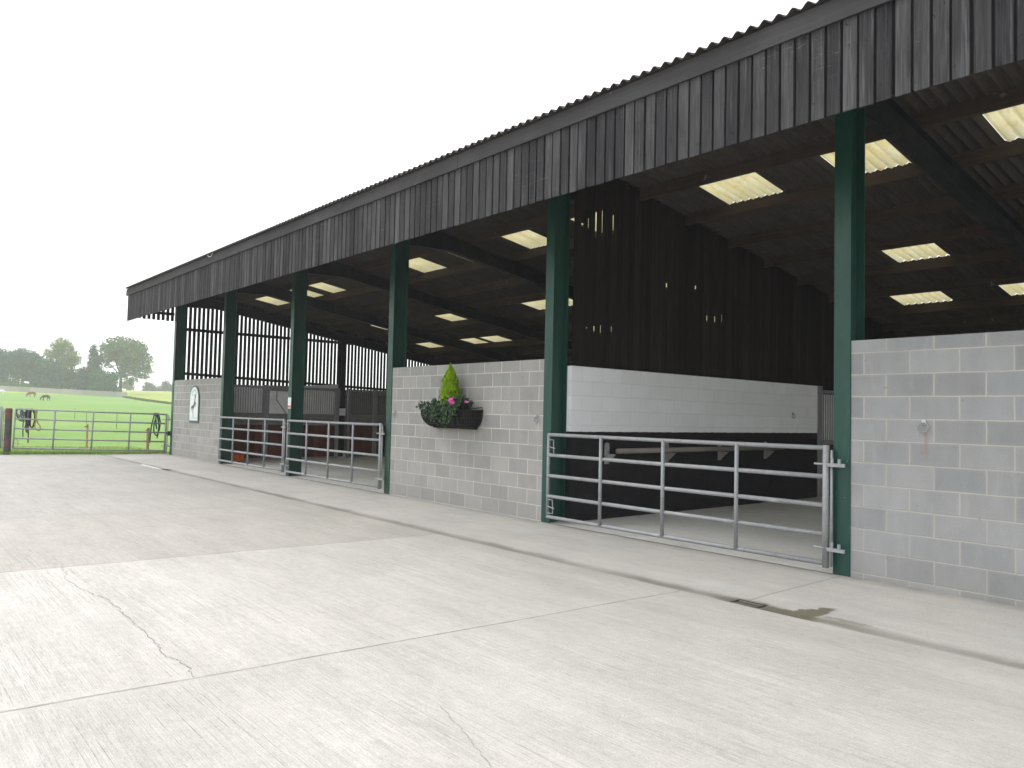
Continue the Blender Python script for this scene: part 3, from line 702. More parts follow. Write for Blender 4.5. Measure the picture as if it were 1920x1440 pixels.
halter('second blue grey headcollar with straps reaching the third rail', .27, M['rope_blue'], [[(-.06, .03, .03), (-.12, -.12, .05), (-.05, -.30, .06), (.06, -.28, .06), (.07, -.1, .06), (.0, .03, .03)], [(-.2, -.3, .06), (-.05, -.12, .07), (.18, .03, .04)]], [[(-.02, -.28, .06), (-.04, -.5, .06), (-.03, -.86, .06)], [(.06, -.25, .06), (.09, -.5, .06), (.07, -.74, .06)]], M['rope_blue'])
halter('black and maroon headcollar bundle with a long rope hanging to the fourth rail', .44, M['rope_black'], [[(-.10, .03, .03), (-.14, -.14, .06), (-.11, -.42, .06), (-.05, -.5, .06), (-.02, -.3, .06), (-.02, .03, .03)], [(-.13, -.3, .07), (-.05, -.33, .08), (-.01, -.3, .07)], [(.02, .03, .03), (.1, -.2, .06), (.08, -.5, .06), (.0, -.54, .06), (-.04, -.3, .07), (.0, .0, .05)]], [[(-.03, .03, .03), (-.07, -.3, .07), (-.06, -.7, .06), (-.055, -1.04, .06)], [(-.12, -.4, .06), (-.12, -.7, .06)], [(-.02, .03, .04), (.06, -.03, .07), (.09, -.3, .07), (.05, -.52, .07)]], M['rope_maroon'])
halter('tan rope headcollar hanging in a loop right of the black bundle', .60, M['rope_yellow'], [[(-.07, .03, .03), (-.04, -.2, .06), (.02, -.40, .06), (.09, -.52, .06), (.07, -.64, .06), (-.04, -.58, .06), (-.05, -.40, .06), (-.02, -.15, .06), (-.01, .03, .03)]])
halter('dark green and black headcollar hung at the barn end of the paddock gate', 4.0, M['rope_green'], [[(-.05, .04, .03), (-.10, -.2, .06), (-.15, -.5, .06), (-.17, -.95, .06)], [(.02, .04, .03), (-.06, -.35, .07), (-.05, -.6, .07), (.04, -.7, .07), (.08, -.4, .06), (.05, .04, .03)]], [[(.0, .04, .03), (.05, -.2, .06), (.09, -.5, .06), (.04, -.8, .06)], [(-.03, .04, .04), (.0, -.3, .08), (.02, -.5, .08), (-.02, -.3, .085)], [(.05, .04, .03), (.12, -.25, .06), (.10, -.55, .06)]], M['rope_black'])

# ------------------------------------------------------------------ wall sign with the rearing horse
sx, sz = -24.30, 1.12
sg = thing('stable_sign', 'arch topped white sign with a dark rearing horse and green edge on the end wall', 'sign', (sx, -.0, sz+T(sx)))
def arch(w, h, n=14):
    pts = [(-w, 0), (w, 0)]
    for k in range(n+1):
        a = PI*k/n; pts.append((w*math.cos(a), h-w+w*math.sin(a)))
    return pts
b = MB(); b.prism(arch(.43, 1.14), 1, -.030, -.003); b.build('border', M['green_trim'], sg)
b = MB(); b.prism([(x*1., z+.06) for x, z in arch(.37, 1.03)], 1, -.036, -.0305); b.build('face', M['white'], sg)
horse2d = [(-.20,.50),(-.11,.515),(-.03,.55),(.03,.62),(.055,.70),(.07,.80),(.085,.86),(.115,.885),(.125,.85),(.155,.80),(.185,.775),(.165,.755),(.125,.775),(.115,.74),(.125,.66),(.15,.615),(.21,.60),(.215,.54),(.195,.53),(.185,.575),(.13,.58),(.15,.52),(.125,.46),(.105,.47),(.115,.52),(.075,.535),(.045,.48),(.0,.44),(-.035,.40),(-.045,.33),(-.02,.24),(-.01,.17),(.015,.155),(-.035,.155),(-.055,.25),(-.095,.34),(-.10,.40),(-.125,.45),(-.17,.43),(-.215,.40),(-.23,.30),(-.25,.36),(-.24,.46)]
b = MB(); b.prism(horse2d, 1, -.0385, -.0362); b.build('horse_emblem', M['silhouette'], sg)
b = MB(); rnd = random.Random(2)
for k in range(9):      # unreadable green lettering following the arch
    a = PI*(.80-.60*k/8); x, z = .25*math.cos(a), .745+.25*math.sin(a); w = .016; b.box(x-w, x+w, -.0382, -.0362, z-.03, z+.03)
b.build('arched_lettering', M['ink_green'], sg)
b = MB()
for zr, n, h in ((.905-.06, 11, .018),):
    for k in range(n): x = -.2+.4*k/(n-1); b.box(x-.012, x+.011, -.0382, -.0362, zr-h, zr+h*rnd.uniform(.5, 1))
for zr, n in ((.125, 20), (.165, 16)):
    for k in range(n): x = -.30+.60*k/(n-1); b.box(x-.010, x+rnd.uniform(.0, .011), -.0382, -.0362, zr-.008, zr+.008)
b.build('small_lettering', M['ink_pale'], sg)
# ------------------------------------------------------------------ safety notice on the third column
nx_ = -17.47
ss = thing('safety_notice', 'small white and red notice on the column between the two left hand gates', 'sign', (nx_, -.013, 1.62+.03))
b = MB(); b.box(-.085, .085, -.006, -.001, 0, .26); b.build('face', M['white'], ss)
b = MB(); b.box(-.078, .078, -.0085, -.0062, .015, .075); b.build('red_band', M['red'], ss)
b = MB()
for k in range(4): b.box(-.06, .05-.02*(k % 2), -.008, -.0062, .11+.03*k, .118+.03*k)
b.build('lettering', M['ink_pale'], ss)

# ------------------------------------------------------------------ hay rack planter and its plants
bx0, bx1 = -11.45, -9.99; bxc = (bx0+bx1)/2; bw = (bx1-bx0)/2
bk_ = thing('wall_basket', 'long black wire hay rack planter fixed to the block wall', 'planter', (bxc, 0, 1.335+.015))
rim_z = .315; D = .36
def bowl(t, f):
    """t along the rim 0..1, f from the rim (0) to the bottom (1)"""
    a = PI*t; ca, sa = math.cos(a), max(0., math.sin(a)); e = .45
    kx = 1-.22*f**3; ky = max(.0, 1-f**2.3)**(1/2.3)*.96+.04
    return Vector((-bw*kx*math.copysign(abs(ca)**e, ca), -.02-D*ky*sa**e, rim_z*(1-f)))
w_ = MB(); N_ = 40
w_.tube([bowl(i/N_, 0) for i in range(N_+1)], .010, 6); w_.tube([(-bw, -.015, rim_z), (bw, -.015, rim_z)], .010, 6)
for f in (.4, .75, .97): w_.tube([bowl(i/N_, f) for i in range(N_+1)], .007, 6)
for i in range(0, N_+1, 2): w_.tube([bowl(i/N_, q/8) for q in range(9)], .006, 5)
w_.tube([(bw-.01, -.02, rim_z), (bw-.01, -.02, rim_z+.05), (bw-.02, -.20, rim_z+.03), (bw-.06, -.34, rim_z)], .007, 5)
w_.build('frame', M['wire'], bk_, smooth=True)
l_ = MB(); NI, NJ = 60, 10
for j in range(NJ+1):
    f = j/NJ
    for i in range(NI+1):
        p = bowl(i/NI, f); jit = .010*mnoise.noise(Vector((p.x*14, p.z*20, 3)))
        l_.v.append(Vector((p.x*.975, min(-.004, p.y*.96+jit), p.z+.006+jit+(.025*mnoise.noise(Vector((p.x*7, 2, 7))) if j == 0 else 0))))
for j in range(NJ):
    for i in range(NI): a = j*(NI+1)+i; l_.f.append((a, a+1, a+NI+2, a+NI+1))
l_.build('liner', M['liner'], bk_, smooth=True)
s_ = MB(); pts = [bowl(i/NI, .1)*.96 for i in range(NI+1)]
s_.v = [Vector((0, -.1, rim_z-.01))]+[Vector(p) for p in pts]
for i in range(NI): s_.f.append((0, 1+i, 2+i))
s_.build('compost', M['soil'], bk_)
def leafcard(mb, p, n, up, L, W):
    """a small pointed leaf of two triangles, folded a little"""
    n = n.normalized(); s = up.cross(n)
    if s.length < 1e-4: s = Vector((1, 0, 0))
    s.normalize(); u = n.cross(s); a = p-u*L*.5; c = p+u*L*.5; m = p+n*W*.12
    mb.v += [a, m-s*W*.5, c, m+s*W*.5]; i = len(mb.v)-4; mb.f.append((i, i+1, i+2)); mb.f.append((i, i+2, i+3))
# conifer
cb = Vector((-10.665, -.20, 1.60+.015)); cf = MB(); rnd = random.Random(11)
for k in range(5200):
    h = rnd.random()**1.1; pr_ = [.18, .185, .185, .18, .165, .135, .08, .012, .01]; q = h*7; iq = min(6, int(q)); R = pr_[iq]+(pr_[iq+1]-pr_[iq])*(q-iq); R *= .92+.3*mnoise.noise(Vector((h*9, 2., 0)))
    a = rnd.uniform(0, 2*PI); lump = (1.22 if rnd.random() < .06 else 1)+.25*mnoise.noise(Vector((math.cos(a)*2.2, math.sin(a)*2.2, h*7))); r = R*lump*(rnd.random()**.35)
    p = cb+Vector((r*math.cos(a)*1.02, max(-.2, min(.18, r*math.sin(a))), h*.80+.0))
    out = Vector((math.cos(a), math.sin(a), .5+rnd.uniform(-.5, .5))); up = Vector((rnd.uniform(-.5, .5)+.4*math.cos(a), rnd.uniform(-.5, .5)+.4*math.sin(a), 1))
    leafcard(cf, p, out+Vector((rnd.uniform(-.5, .5), rnd.uniform(-.5, .5), 0)), up, rnd.uniform(.035, .085)*(1.5 if h > .8 else 1), rnd.uniform(.012, .026))
for k in range(26):
    a = rnd.uniform(0, 2*PI); p = cb+Vector((.012*math.cos(a), .012*math.sin(a), .74+.004*k)); leafcard(cf, p, Vector((math.cos(a), math.sin(a), .2)), Vector((.3*math.cos(a), .3*math.sin(a), 1)), .07, .012)
con = thing('golden_conifer', 'bright yellow green dwarf conifer growing in the wall basket', 'conifer', cb)
place_mesh(cf.build('foliage', M['conifer'], recalc=False), cb).parent = con; con.children[0].location = (0, 0, 0)
st = MB(); st.tube([(0, 0, -.05), (0, 0, .3), (0, 0, .6)], [.018, .012, .006], 7); st.build('stem', M['bark'], con)
# trailing ivy: two plants, left of and under the conifer
def ivy(label, anchor, n, sx, spread, droop, seed):
    rnd = random.Random(seed); mb = MB(); stems = MB(); a0 = Vector(anchor)
    for k in range(n):
        s = rnd.uniform(-1, 1); x = a0.x+s*sx; L = droop*rnd.uniform(.3, 1.)*(1-.45*abs(s)); z0 = a0.z+rnd.uniform(-.02, .10)
        pts = []
        for i in range(9):
            f = i/8; yy = -.10-.30*min(1, f*2.2)-.03*rnd.random(); zz = z0+.08*math.sin(min(1, f*2.2)*PI*.6)-max(0, f-.3)*L*1.4
            pts.append(Vector((x+spread*s*f+rnd.uniform(-.02, .02), yy, zz)))
        stems.tube(pts, .003, 4)
        for i in range(9):
            for q in range(3):
                p = pts[i]+Vector((rnd.uniform(-.045, .045), rnd.uniform(-.04, .03), rnd.uniform(-.045, .045)))
                leafcard(mb, p, Vector((rnd.uniform(-.8, .8), -1, rnd.uniform(-.2, .9))), Vector((rnd.uniform(-.9, .9), 0, -1)), rnd.uniform(.04, .075), rnd.uniform(.035, .06))
    r = thing('trailing_ivy', label, 'plant', a0); o = place_mesh(mb.build('leaves', M['ivy'], recalc=False), a0); o.parent = r; o.location = (0, 0, 0)
    o = place_mesh(stems.build('stems', M['bark'], smooth=True), a0); o.parent = r; o.location = (0, 0, 0); return r
ivy('dark trailing plant spilling over the middle of the wall basket', (-10.58, -.12, 1.64), 36, .28, .05, .42, 21)
ivy('straggly dark plant at the left end of the wall basket', (-11.14, -.10, 1.62), 7, .18, -.03, .18, 22)
ivy('dark leafy bedding plant beside the pink flower', (-10.28, -.12, 1.69), 22, .12, .05, .16, 23)
fl_ = MB(); fc = Vector((-10.24, -.45, 1.80)); rnd = random.Random(4)
for k in range(30):
    d = Vector((rnd.gauss(0, 1), rnd.gauss(-.6, .8), rnd.gauss(.2, 1))).normalized(); leafcard(fl_, fc+d*rnd.uniform(.015, .06), (d+Vector((rnd.gauss(0, .5), -.4, rnd.gauss(0, .5)))), Vector((rnd.uniform(-1, 1), 0, rnd.uniform(-1, 1))), .085, .06)
fr_ = thing('pink_flower', 'single bright pink flower head in front of the conifer', 'flower', fc)
o = place_mesh(fl_.build('petals', M['petal'], recalc=False), fc); o.parent = fr_; o.location = (0, 0, 0)
q = MB(); q.tube([(0, .02, -.02), (.02, .08, -.1), (.04, .16, -.2)], .005, 5); q.build('stem', M['ivy'], fr_)
fl_ = MB(); fc = Vector((-10.02, -.33, 1.80))
for k in range(12):
    d = Vector((rnd.gauss(0, 1), rnd.gauss(-.6, .8), rnd.gauss(.2, 1))).normalized(); leafcard(fl_, fc+Vector((d.x*.05, d.y*.02, d.z*.012)), d, Vector((1, 0, .2)), .05, .026)
tag(place_mesh(fl_.build('faded_flower', M['petal'], recalc=False), fc), 'small faded pink bloom low on the right of the conifer', 'flower')

# ------------------------------------------------------------------ tie rings
def tie_ring(label, loc, nrm, twine=False):
    r = thing('tie_ring', label, 'tie ring', loc, 0, 'tie rings on the walls')
    n = Vector(nrm); side = Vector((0, 0, 1)).cross(n)
    p = MB(); a = n*.002; 
    p.hexa([side*-.019+Vector((0, 0, -.008))+a, side*.019+Vector((0, 0, -.008))+a, side*.019+Vector((0, 0, -.008))+n*.012, side*-.019+Vector((0, 0, -.008))+n*.012, side*-.019+Vector((0, 0, .038))+a, side*.019+Vector((0, 0, .038))+a, side*.019+Vector((0, 0, .038))+n*.012, side*-.019+Vector((0, 0, .038))+n*.012])
    p.tube([n*.012+Vector((0, 0, .012)), n*.03+Vector((0, 0, .002)), n*.012+Vector((0, 0, -.006))], .006, 6)
    p.build('plate', M['plastic_white'] if twine else M['galv'], r)
    q = MB(); c = n*.026+Vector((0, 0, -.035)); q.tube([c+side*.048*math.sin(t*2*PI/24)+Vector((0, 0, .046*math.cos(t*2*PI/24)))+n*.004*math.cos(t) for t in range(24)], .0065, 7, closed=True); q.build('ring', M['galv'], r, smooth=True)
    return r
tie_ring('tie ring with a faint reddish stain below it on the nearest block wall', (-3.10, -.001, 1.60), (0, -1, 0), True)
tie_ring('plain tie ring on the flower basket wall beside the green column', (-8.66, -.001, 1.575), (0, -1, 0))
tie_ring('tie ring on the white painted inner wall', (XP+.001, 6.62, 1.74+T(XP)), (1, 0, 0))
tie_ring('tie ring on the flower basket wall left of the planter', (-12.72, -.001, 1.60), (0, -1, 0))

# ------------------------------------------------------------------ rail on the black part of the inner wall
wr = thing('wall_rail', 'grey pole rail on white brackets along the black inner wall', 'rail', (XP, 3.3, 1.0))
p = MB(); p.tube([(.15, -2.12, .075), (.15, 0., .08), (.15, 2.7, .085)], .042, 12); p.build('pole', M['rail_wood'], wr, smooth=True)
for yy in (-2.2, -.72, .80, 2.32):
    b = MB(); b.prism([(yy-.05, -.13), (yy+.05, -.13), (yy+.05, .17), (yy+.03, .2), (yy-.03, .2), (yy-.05, .17)], 0, .001, .016)
    b.hexa([(.016, yy-.012, -.12), (.03, yy-.012, -.12), (.03, yy+.012, -.12), (.016, yy+.012, -.12), (.016, yy-.012, .03), (.20, yy-.012, .03), (.20, yy+.012, .03), (.016, yy+.012, .03)])
    b.build('bracket', M['rail_grey'], wr)
# ------------------------------------------------------------------ grilled stall end beyond the white wall
sgx = thing('stall_grille', 'barred stall end standing at the far end of the white inner wall', 'stall front', (XP, 8.3, T(XP)))
b = MB(); b.box(-.03, .03, -.48, .9, 1.12, 1.20); b.box(-.03, .03, -.48, .9, 2.22, 2.28); b.box(-.035, .035, .9, .98, 0, 2.3); b.build('frame', M['galv_dark'], sgx)
b = MB()
for k in range(14): b.tube([(0, -.42+.095*k, 1.2), (0, -.42+.095*k, 2.22)], .011, 6)
b.build('bars', M['galv_dark'], sgx, smooth=True)
b = MB(); b.box(-.02, .02, -.48, .9, .02, 1.12); b.build('boarding', M['stable_board'], sgx)
b = MB(); b.box(-.10, -.09, -.48, .9, 1.2, 2.2); b.build('infill', M['pale_panel'], sgx)

# ------------------------------------------------------------------ stable fronts under the gable
def stable(label, y0, y1, posts, panel, doors, top_extra=None):
    X = -23.30; r = thing('horse_stall', label, 'stall', (X, y0, T(X)), 0, 'stalls along the gable')
    L = y1-y0
    f = MB(); f.box(-.03, .03, 0, L, 2.24, 2.31); f.box(-.03, .03, 0, L, 1.10, 1.15); f.box(-.025, .025, 0, L, 1.36, 1.39); f.box(-.03, .03, 0, L, .02, .07)
    f.build('rails', M['galv_dark'], r)
    for a, w in posts:
        p = MB(); p.box(-.042, .045, a-y0, a-y0+w, 0, 2.335); p.build('post', M['galv_dark'], r)
    b = MB(); k = .05
    while k < L-.02: b.tube([(0, k, 1.15), (0, k, 2.24)], .010, 6); k += .078
    b.build('bars', M['galv'] if panel is not M['dark_panel'] else M['galv_dark'], r, smooth=True)
    b = MB(); b.box(-.022, .022, .0, L, .07, 1.10); b.build('boarding', M['stable_board'], r)
    b = MB(); b.box(-.06, -.045, .0, L, 1.46, 2.24); b.build('infill', panel, r)
    for a, c in doors:
        d = MB(); d.box(.046, .10, a-y0, c-y0, 2.17, 2.33) if panel is not M['dark_panel'] else d.box(.046, .10, a-y0, c-y0, 2.13, 2.26)
        d.build('track_cover', M['dark_panel'], r)
        if panel is not M['dark_panel']:
            q = MB(); q.box(.02, .035, a-y0, c-y0, 1.45, 2.16); q.build('door_panel', M['pale_panel'], r)
            e = MB(); e.tube([(.05, a-y0+.22, 2.16), (.05, a-y0+.22, 1.88), (.05, a-y0+.58, 1.42)], .016, 6); e.build('yoke_bar', M['galv_dark'], r)
    if top_extra:
        a, c = top_extra; q = MB(); q.hexa([(-.04, a-y0, 2.25), (-.025, a-y0, 2.25), (-.025, c-y0, 2.21), (-.04, c-y0, 2.21), (-.04, a-y0, 2.36), (-.025, a-y0, 2.36), (-.025, c-y0, 2.46), (-.04, c-y0, 2.46)]); q.build('head_board', M['white_panel'], r)
        q = MB(); q.box(.012, .022, a-y0, c-y0-.12, 1.5, 2.18)
    return r
s1_ = stable('pale stable front with a yoked door behind the two left hand gates', .35, 4.33, [(.35, .09), (1.72, .19), (4.20, .13)], M['pale_panel'], [(1.93, 3.02)], (3.06, 4.30))
s2_ = stable('dark mesh stable front right of the black gable post', 4.66, 9.6, [(4.66, .09), (5.62, .17), (9.5, .1)], M['dark_panel'], [(5.82, 7.2)])
eb = thing('switch_box', 'small pale switch box on the gable post between the stable fronts', 'switch box', (-23.4, 4.50, 1.43+T(-23)))
b = MB(); b.box(-.05, .05, -.11, .11, .0, .12); b.build('lower_case', M['pale_panel'], eb); b = MB(); b.box(-.05, .055, -.115, .115, .125, .24); b.build('upper_case', M['pale_panel'], eb)
b = MB(); b.box(-.075, -.052, -.12, .12, -1.38, .3); b.build('backboard', M['backing'], eb)

# orange tub on its side, mouth towards the yard
ot = thing('orange_tub', 'orange rubber feed tub lying on its side behind the far gate', 'tub', (-22.42, .60, T(-22)-.01), math.radians(-42))
def lathe(mb, prof, n=24):
    i0 = len(mb.v)
    for k in range(n):
        a = 2*PI*k/n
        for r, h in prof: mb.v.append(Vector((h, r*math.cos(a), r*math.sin(a))))
    m = len(prof)
    for k in range(n):
        k2 = (k+1) % n
        for j in range(m-1): mb.f.append((i0+k*m+j, i0+k*m+j+1, i0+k2*m+j+1, i0+k2*m+j))
b = MB(); lathe(b, [(0.001, -.30), (.15, -.30), (.17, -.28), (.215, .0), (.225, .012), (.205, .012), (.16, -.265), (.001, -.27)])
for v in b.v: v.z = v.z*.82+.185
b.build('body', M['orange'], ot, smooth=True)
for s in (1, -1):
    b = MB(); b.tube([(.0, s*.215, .15), (.05, s*.245, .16), (.06, s*.25, .19), (.05, s*.245, .22), (.0, s*.215, .23)], .012, 7); b.build('handle', M['orange'], ot, smooth=True)
b = MB(); b.tube([(.02, -.05, .02), (.1, .0, .02), (.14, .1, .03), (.06, .13, .05)], .02, 7)
b.v = [v for v in b.v]; b.build('strap', M['black_rubber'], ot, smooth=True)

# ------------------------------------------------------------------ paddock stakes, posts, fence
def stake(label, x, y, h, r=.035):
    o = MB(); o.tube([(0, 0, -.1), (0, 0, h-.05), (.005, 0, h)], [r, r, r*.7], 8)
    s = tag(o.build('wooden_stake', M['stake'], smooth=False), label, 'stake', 'wooden stakes behind the paddock gate'); s.location = (x, y, .03)
    i = MB(); i.tube([(r*.6, 0, h*.92), (r+.05, -.04, h*.92), (r+.12, -.12, h*.90)], .012, 6); i.build('insulator', M['black_rubber'], s)
    return s
stake('orange brown stake with a black insulator behind the middle of the paddock gate', -28.75, -2.02, .98)
stake('thicker orange brown stake behind the barn end of the paddock gate', -27.62, -.42, .90, .05)
CAM = Vector((0, -7.8564, 1.5893))
FW = Vector((-.762449, .645724, .041388)); RT = Vector((.646819, .762321, .022179)); UP = Vector((.017229, -.043681, .998897)); FPX = 1442.5
def at(px, d):
    """ground position seen in picture column px at depth d"""
    D = FW+RT*((px-960)/FPX); p = CAM+D*d; return p.x, p.y
for k, (px, d) in enumerate(((50, 62), (107, 58), (143, 75), (165, 60), (222, 52))):
    x, y = at(px, d); o = MB(); o.tube([(0, 0, 0), (0, 0, 1.05)], .014, 6)
    s = tag(o.build('fence_stake', M['cast'], smooth=True), 'thin dark electric fence stake standing out in the paddock', 'fence stake', 'thin fence stakes in the paddock'); s.location = (x, y, fieldz(x, y)+.03)
pf = thing('paddock_fence', 'long silver grey boarded fence across the far side of the paddock', 'fence', (-262, 38, 0))
path = [at(-120, 236), at(0, 232), at(120, 231), at(238, 229)]
b = MB(); ps = MB(); rnd = random.Random(8)
for (xa, ya), (xb, yb) in zip(path[:-1], path[1:]):
    L = math.hypot(xb-xa, yb-ya); n = int(L/2.4)
    for k in range(n):
        f0, f1 = k/n, (k+1)/n; p0 = (xa+(xb-xa)*f0, ya+(yb-ya)*f0); p1 = (xa+(xb-xa)*f1, ya+(yb-ya)*f1)
        z0, z1 = fieldz(*p0)+.05, fieldz(*p1)+.05; dx = rnd.uniform(-.03, .03)
        for hb, ht in ((.02, .38), (.40, .76), (.78, 1.14), (1.16, 1.52)):
            b.hexa([(p0[0], p0[1], z0+hb), (p1[0], p1[1], z1+hb), (p1[0]-.04, p1[1], z1+hb), (p0[0]-.04, p0[1], z0+hb), (p0[0]+dx, p0[1], z0+ht), (p1[0]+dx, p1[1], z1+ht), (p1[0]-.04+dx, p1[1], z1+ht), (p0[0]-.04+dx, p0[1], z0+ht)])
        ps.box(p0[0]-.16, p0[0]-.05, p0[1]-.06, p0[1]+.06, z0-.3, z0+1.6)
    ps.box(xb-.16, xb+.02, yb-.09, yb+.09, fieldz(xb, yb)-.3, fieldz(xb, yb)+1.68)
off = Vector((-262, 38, 0))
for m_, n_ in ((b, 'boards'), (ps, 'posts')):
    m_.v = [v-off for v in m_.v]; m_.build(n_, M['fence_wood'], pf)
# rough grass along the field boundary
rg = MB(); rnd = random.Random(9); pts = [at(238, 229), at(262, 215), at(285, 203), at(325, 188), at(400, 170), at(520, 150)]
for (xa, ya), (xb, yb) in zip(pts[:-1], pts[1:]):
    for k in range(380):
        f = rnd.random(); x = xa+(xb-xa)*f+rnd.uniform(-1, 1); y = ya+(yb-ya)*f+rnd.uniform(-1, 1); z = fieldz(x, y)
        leafcard(rg, Vector((x, y, z+.18)), Vector((rnd.uniform(-1, 1), rnd.uniform(-1, 1), .2)), Vector((rnd.uniform(-.2, .2), 0, 1)), rnd.uniform(.4, .75), rnd.uniform(.25, .5))
M['rough'] = mat_leaf('tree_rough_grass', (.055, .11, .03), (.10, .16, .05), .2)
tag(rg.build('rough_grass', M['rough'], recalc=False), kind='stuff')
# grass along the yard edge
gt = MB(); rnd = random.Random(10)
for k in range(15000):
    y = rnd.uniform(-9., .2) if k % 5 else rnd.uniform(-7., -.1); e = edge_x(y); x = e-.02-rnd.random()**2*5.
    s = 1.3 if x > e-.3 else .7
    leafcard(gt, Vector((x, y, fieldz(x, y)+.075+.02*s)), Vector((rnd.uniform(-1, 1), rnd.uniform(-1, 1), .1)), Vector((rnd.uniform(-.6, .6), rnd.uniform(-.6, .6), 1)), rnd.uniform(.05, .12)*s, rnd.uniform(.008, .018))
M['blade'] = mat_leaf('grass_blade', (.16, .25, .06), (.30, .38, .12), .3)
tag(gt.build('grass', M['blade'], recalc=False), kind='stuff')

# ------------------------------------------------------------------ trees
def crown(mb, blobs, n, size, rnd, gap=.42):
    tot = sum(b[3]*b[4]*b[5] for b in blobs)
    for bx, by, bz, rx, ry, rzz in blobs:
        m = int(n*rx*ry*rzz/tot)
        for k in range(m):
            d = Vector((rnd.gauss(0, 1), rnd.gauss(0, 1), rnd.gauss(0, 1))).normalized(); r = rnd.random()**.42
            p = Vector((bx+d.x*rx*r, by+d.y*ry*r, bz+d.z*rzz*r))
            if mnoise.noise(p*gap)+.25*(1-r) < -.20: continue
            nn = (d+Vector((rnd.gauss(0, .6), rnd.gauss(0, .6), rnd.gauss(.2, .6))))
            leafcard(mb, p+d*size*rnd.uniform(-.2, .5), nn, Vector((rnd.gauss(0, 1), rnd.gauss(0, 1), rnd.gauss(0, 1))), size*rnd.uniform(.6, 1.3), size*rnd.uniform(.5, 1.))
def tree(name, label, cat, px, d, mat, trunk_h, trunk_r, blobs, n, size, seed, group='trees beyond the paddock'):
    """blobs: (right offset, height, radius across, radius up), in metres"""
    rnd = random.Random(seed); x, y = at(px, d); z = fieldz(x, y); r = thing(name, label, cat, (x, y, z-.05), 0, group)
    R2 = Vector((RT.x, RT.y, 0)).normalized()
    t = MB()
    if trunk_h > 0:
        t.tube([(0, 0, -.4), (0, 0, trunk_h*.5), (.15, .1, trunk_h)], [trunk_r*1.25, trunk_r, trunk_r*.75], 9)
    bl = []
    for off, h, rx, rh in blobs:
        c = R2*off; c = c+Vector((-R2.y, R2.x, 0))*rnd.uniform(-.25, .25)*rx
        bl.append((c.x, c.y, h, rx, rx, rh))
        if trunk_h > 0: t.tube([(.1*rnd.random(), 0, trunk_h*.85), (c.x*.55, c.y*.55, trunk_h*.5+h*.5), (c.x, c.y, h+rh*.2)], [trunk_r*.55, trunk_r*.35, trunk_r*.1], 6)
    if trunk_h > 0: t.build('trunk', M['bark'], r, smooth=True)
    c = MB(); crown(c, bl, n, size, rnd); c.build('crown', mat, r, recalc=False)
    return r
Lf = {k: mat_leaf('tree_leaf_'+k, a, b, .3) for k, a, b in (('oak', (.065, .115, .038), (.19, .25, .085)), ('dark', (.024, .075, .042), (.080, .150, .072)), ('poplar', (.09, .14, .04), (.26, .32, .08)), ('brown', (.035, .050, .036), (.085, .098, .06)), ('green', (.022, .098, .045), (.055, .165, .07)), ('hedge', (.05, .13, .03), (.10, .20, .055)), ('far', (.07, .09, .05), (.12, .14, .08)))}
# 270 m away one picture unit is .187 m
tree('spreading_tree', 'largest spreading tree with a one sided round crown, rightmost of the tall trees', 'tree', 226, 270, Lf['oak'], 7., .55,
     [(-3.2, 15.2, 4.0, 4.2), (0.4, 16.2, 5.2, 3.9), (4.6, 15.0, 5., 3.9), (7.4, 11.4, 4.0, 3.2), (9.4, 8.6, 2.4, 1.8), (.5, 12.4, 5.5, 2.6), (5.2, 7.0, 2.6, 1.5), (3.4, 4.6, 2.4, 1.8), (.8, 6.6, 2.2, 1.8), (2.2, 9.4, 4., 2.2), (-4.4, 10.5, 2.6, 1.8), (8.2, 6.2, 2.0, 1.2)], 15000, .70, 31)
tree('slender_tree', 'slender dark tree with a pointed top left of the spreading tree', 'tree', 176, 266, Lf['dark'], 4., .3, [(-.2, 14.3, 1.5, 2.6), (-.4, 10.5, 2.2, 3.), (.3, 6.5, 2.7, 3.2), (.8, 3.0, 3.2, 2.6), (1.2, 11.6, 1.9, 2.)], 5200, .7, 32)
tree('poplar_tree', 'upright yellow green tree standing above the dark crowns', 'tree', 113, 276, Lf['poplar'], 6., .4, [(.2, 15.6, 3.8, 3.4), (-2.2, 12.2, 3., 2.4), (3., 11.6, 3.6, 3.), (.6, 9., 3.4, 2.6), (-.6, 6., 3., 2.4), (-5., 13.4, 1.6, 1.4), (.5, 3., 3.4, 2.4)], 7200, .75, 33)
tree('broad_tree', 'broad dark green tree at the left picture edge', 'tree', 8, 258, Lf['dark'], 3.2, .4, [(-2., 10.5, 4.2, 3.2), (2.2, 9.5, 4., 3.2), (-4., 6., 4.2, 3.), (3.2, 5.8, 3.2, 2.4), (-1, 4.6, 2.8, 2.2), (-3., 2.4, 4., 1.8), (2.6, 2.6, 2.8, 1.8)], 7600, .75, 34)
tree('broad_tree', 'broad dark green tree with a domed top right of the gap in the leaves', 'tree', 42, 262, Lf['dark'], 3.6, .42, [(0., 11., 4.4, 3.2), (4., 9.2, 4., 3.4), (7., 7., 3.2, 3.2), (4.6, 4.6, 3.8, 2.6), (-1.6, 7., 3., 2.2), (8.6, 4., 2.6, 2.4), (5.5, 2.2, 4., 1.8), (-3.4, 10.2, 2.6, 2.2)], 9500, .75, 35)
tree('broad_tree', 'mid green rounded tree in front of the upright yellow green one', 'tree', 100, 256, Lf['dark'], 2.6, .3, [(-1.2, 8.2, 3., 2.8), (1., 5., 3., 2.6), (-2., 3.6, 3., 2.2), (0., 1.8, 4., 1.6)], 4500, .7, 36)
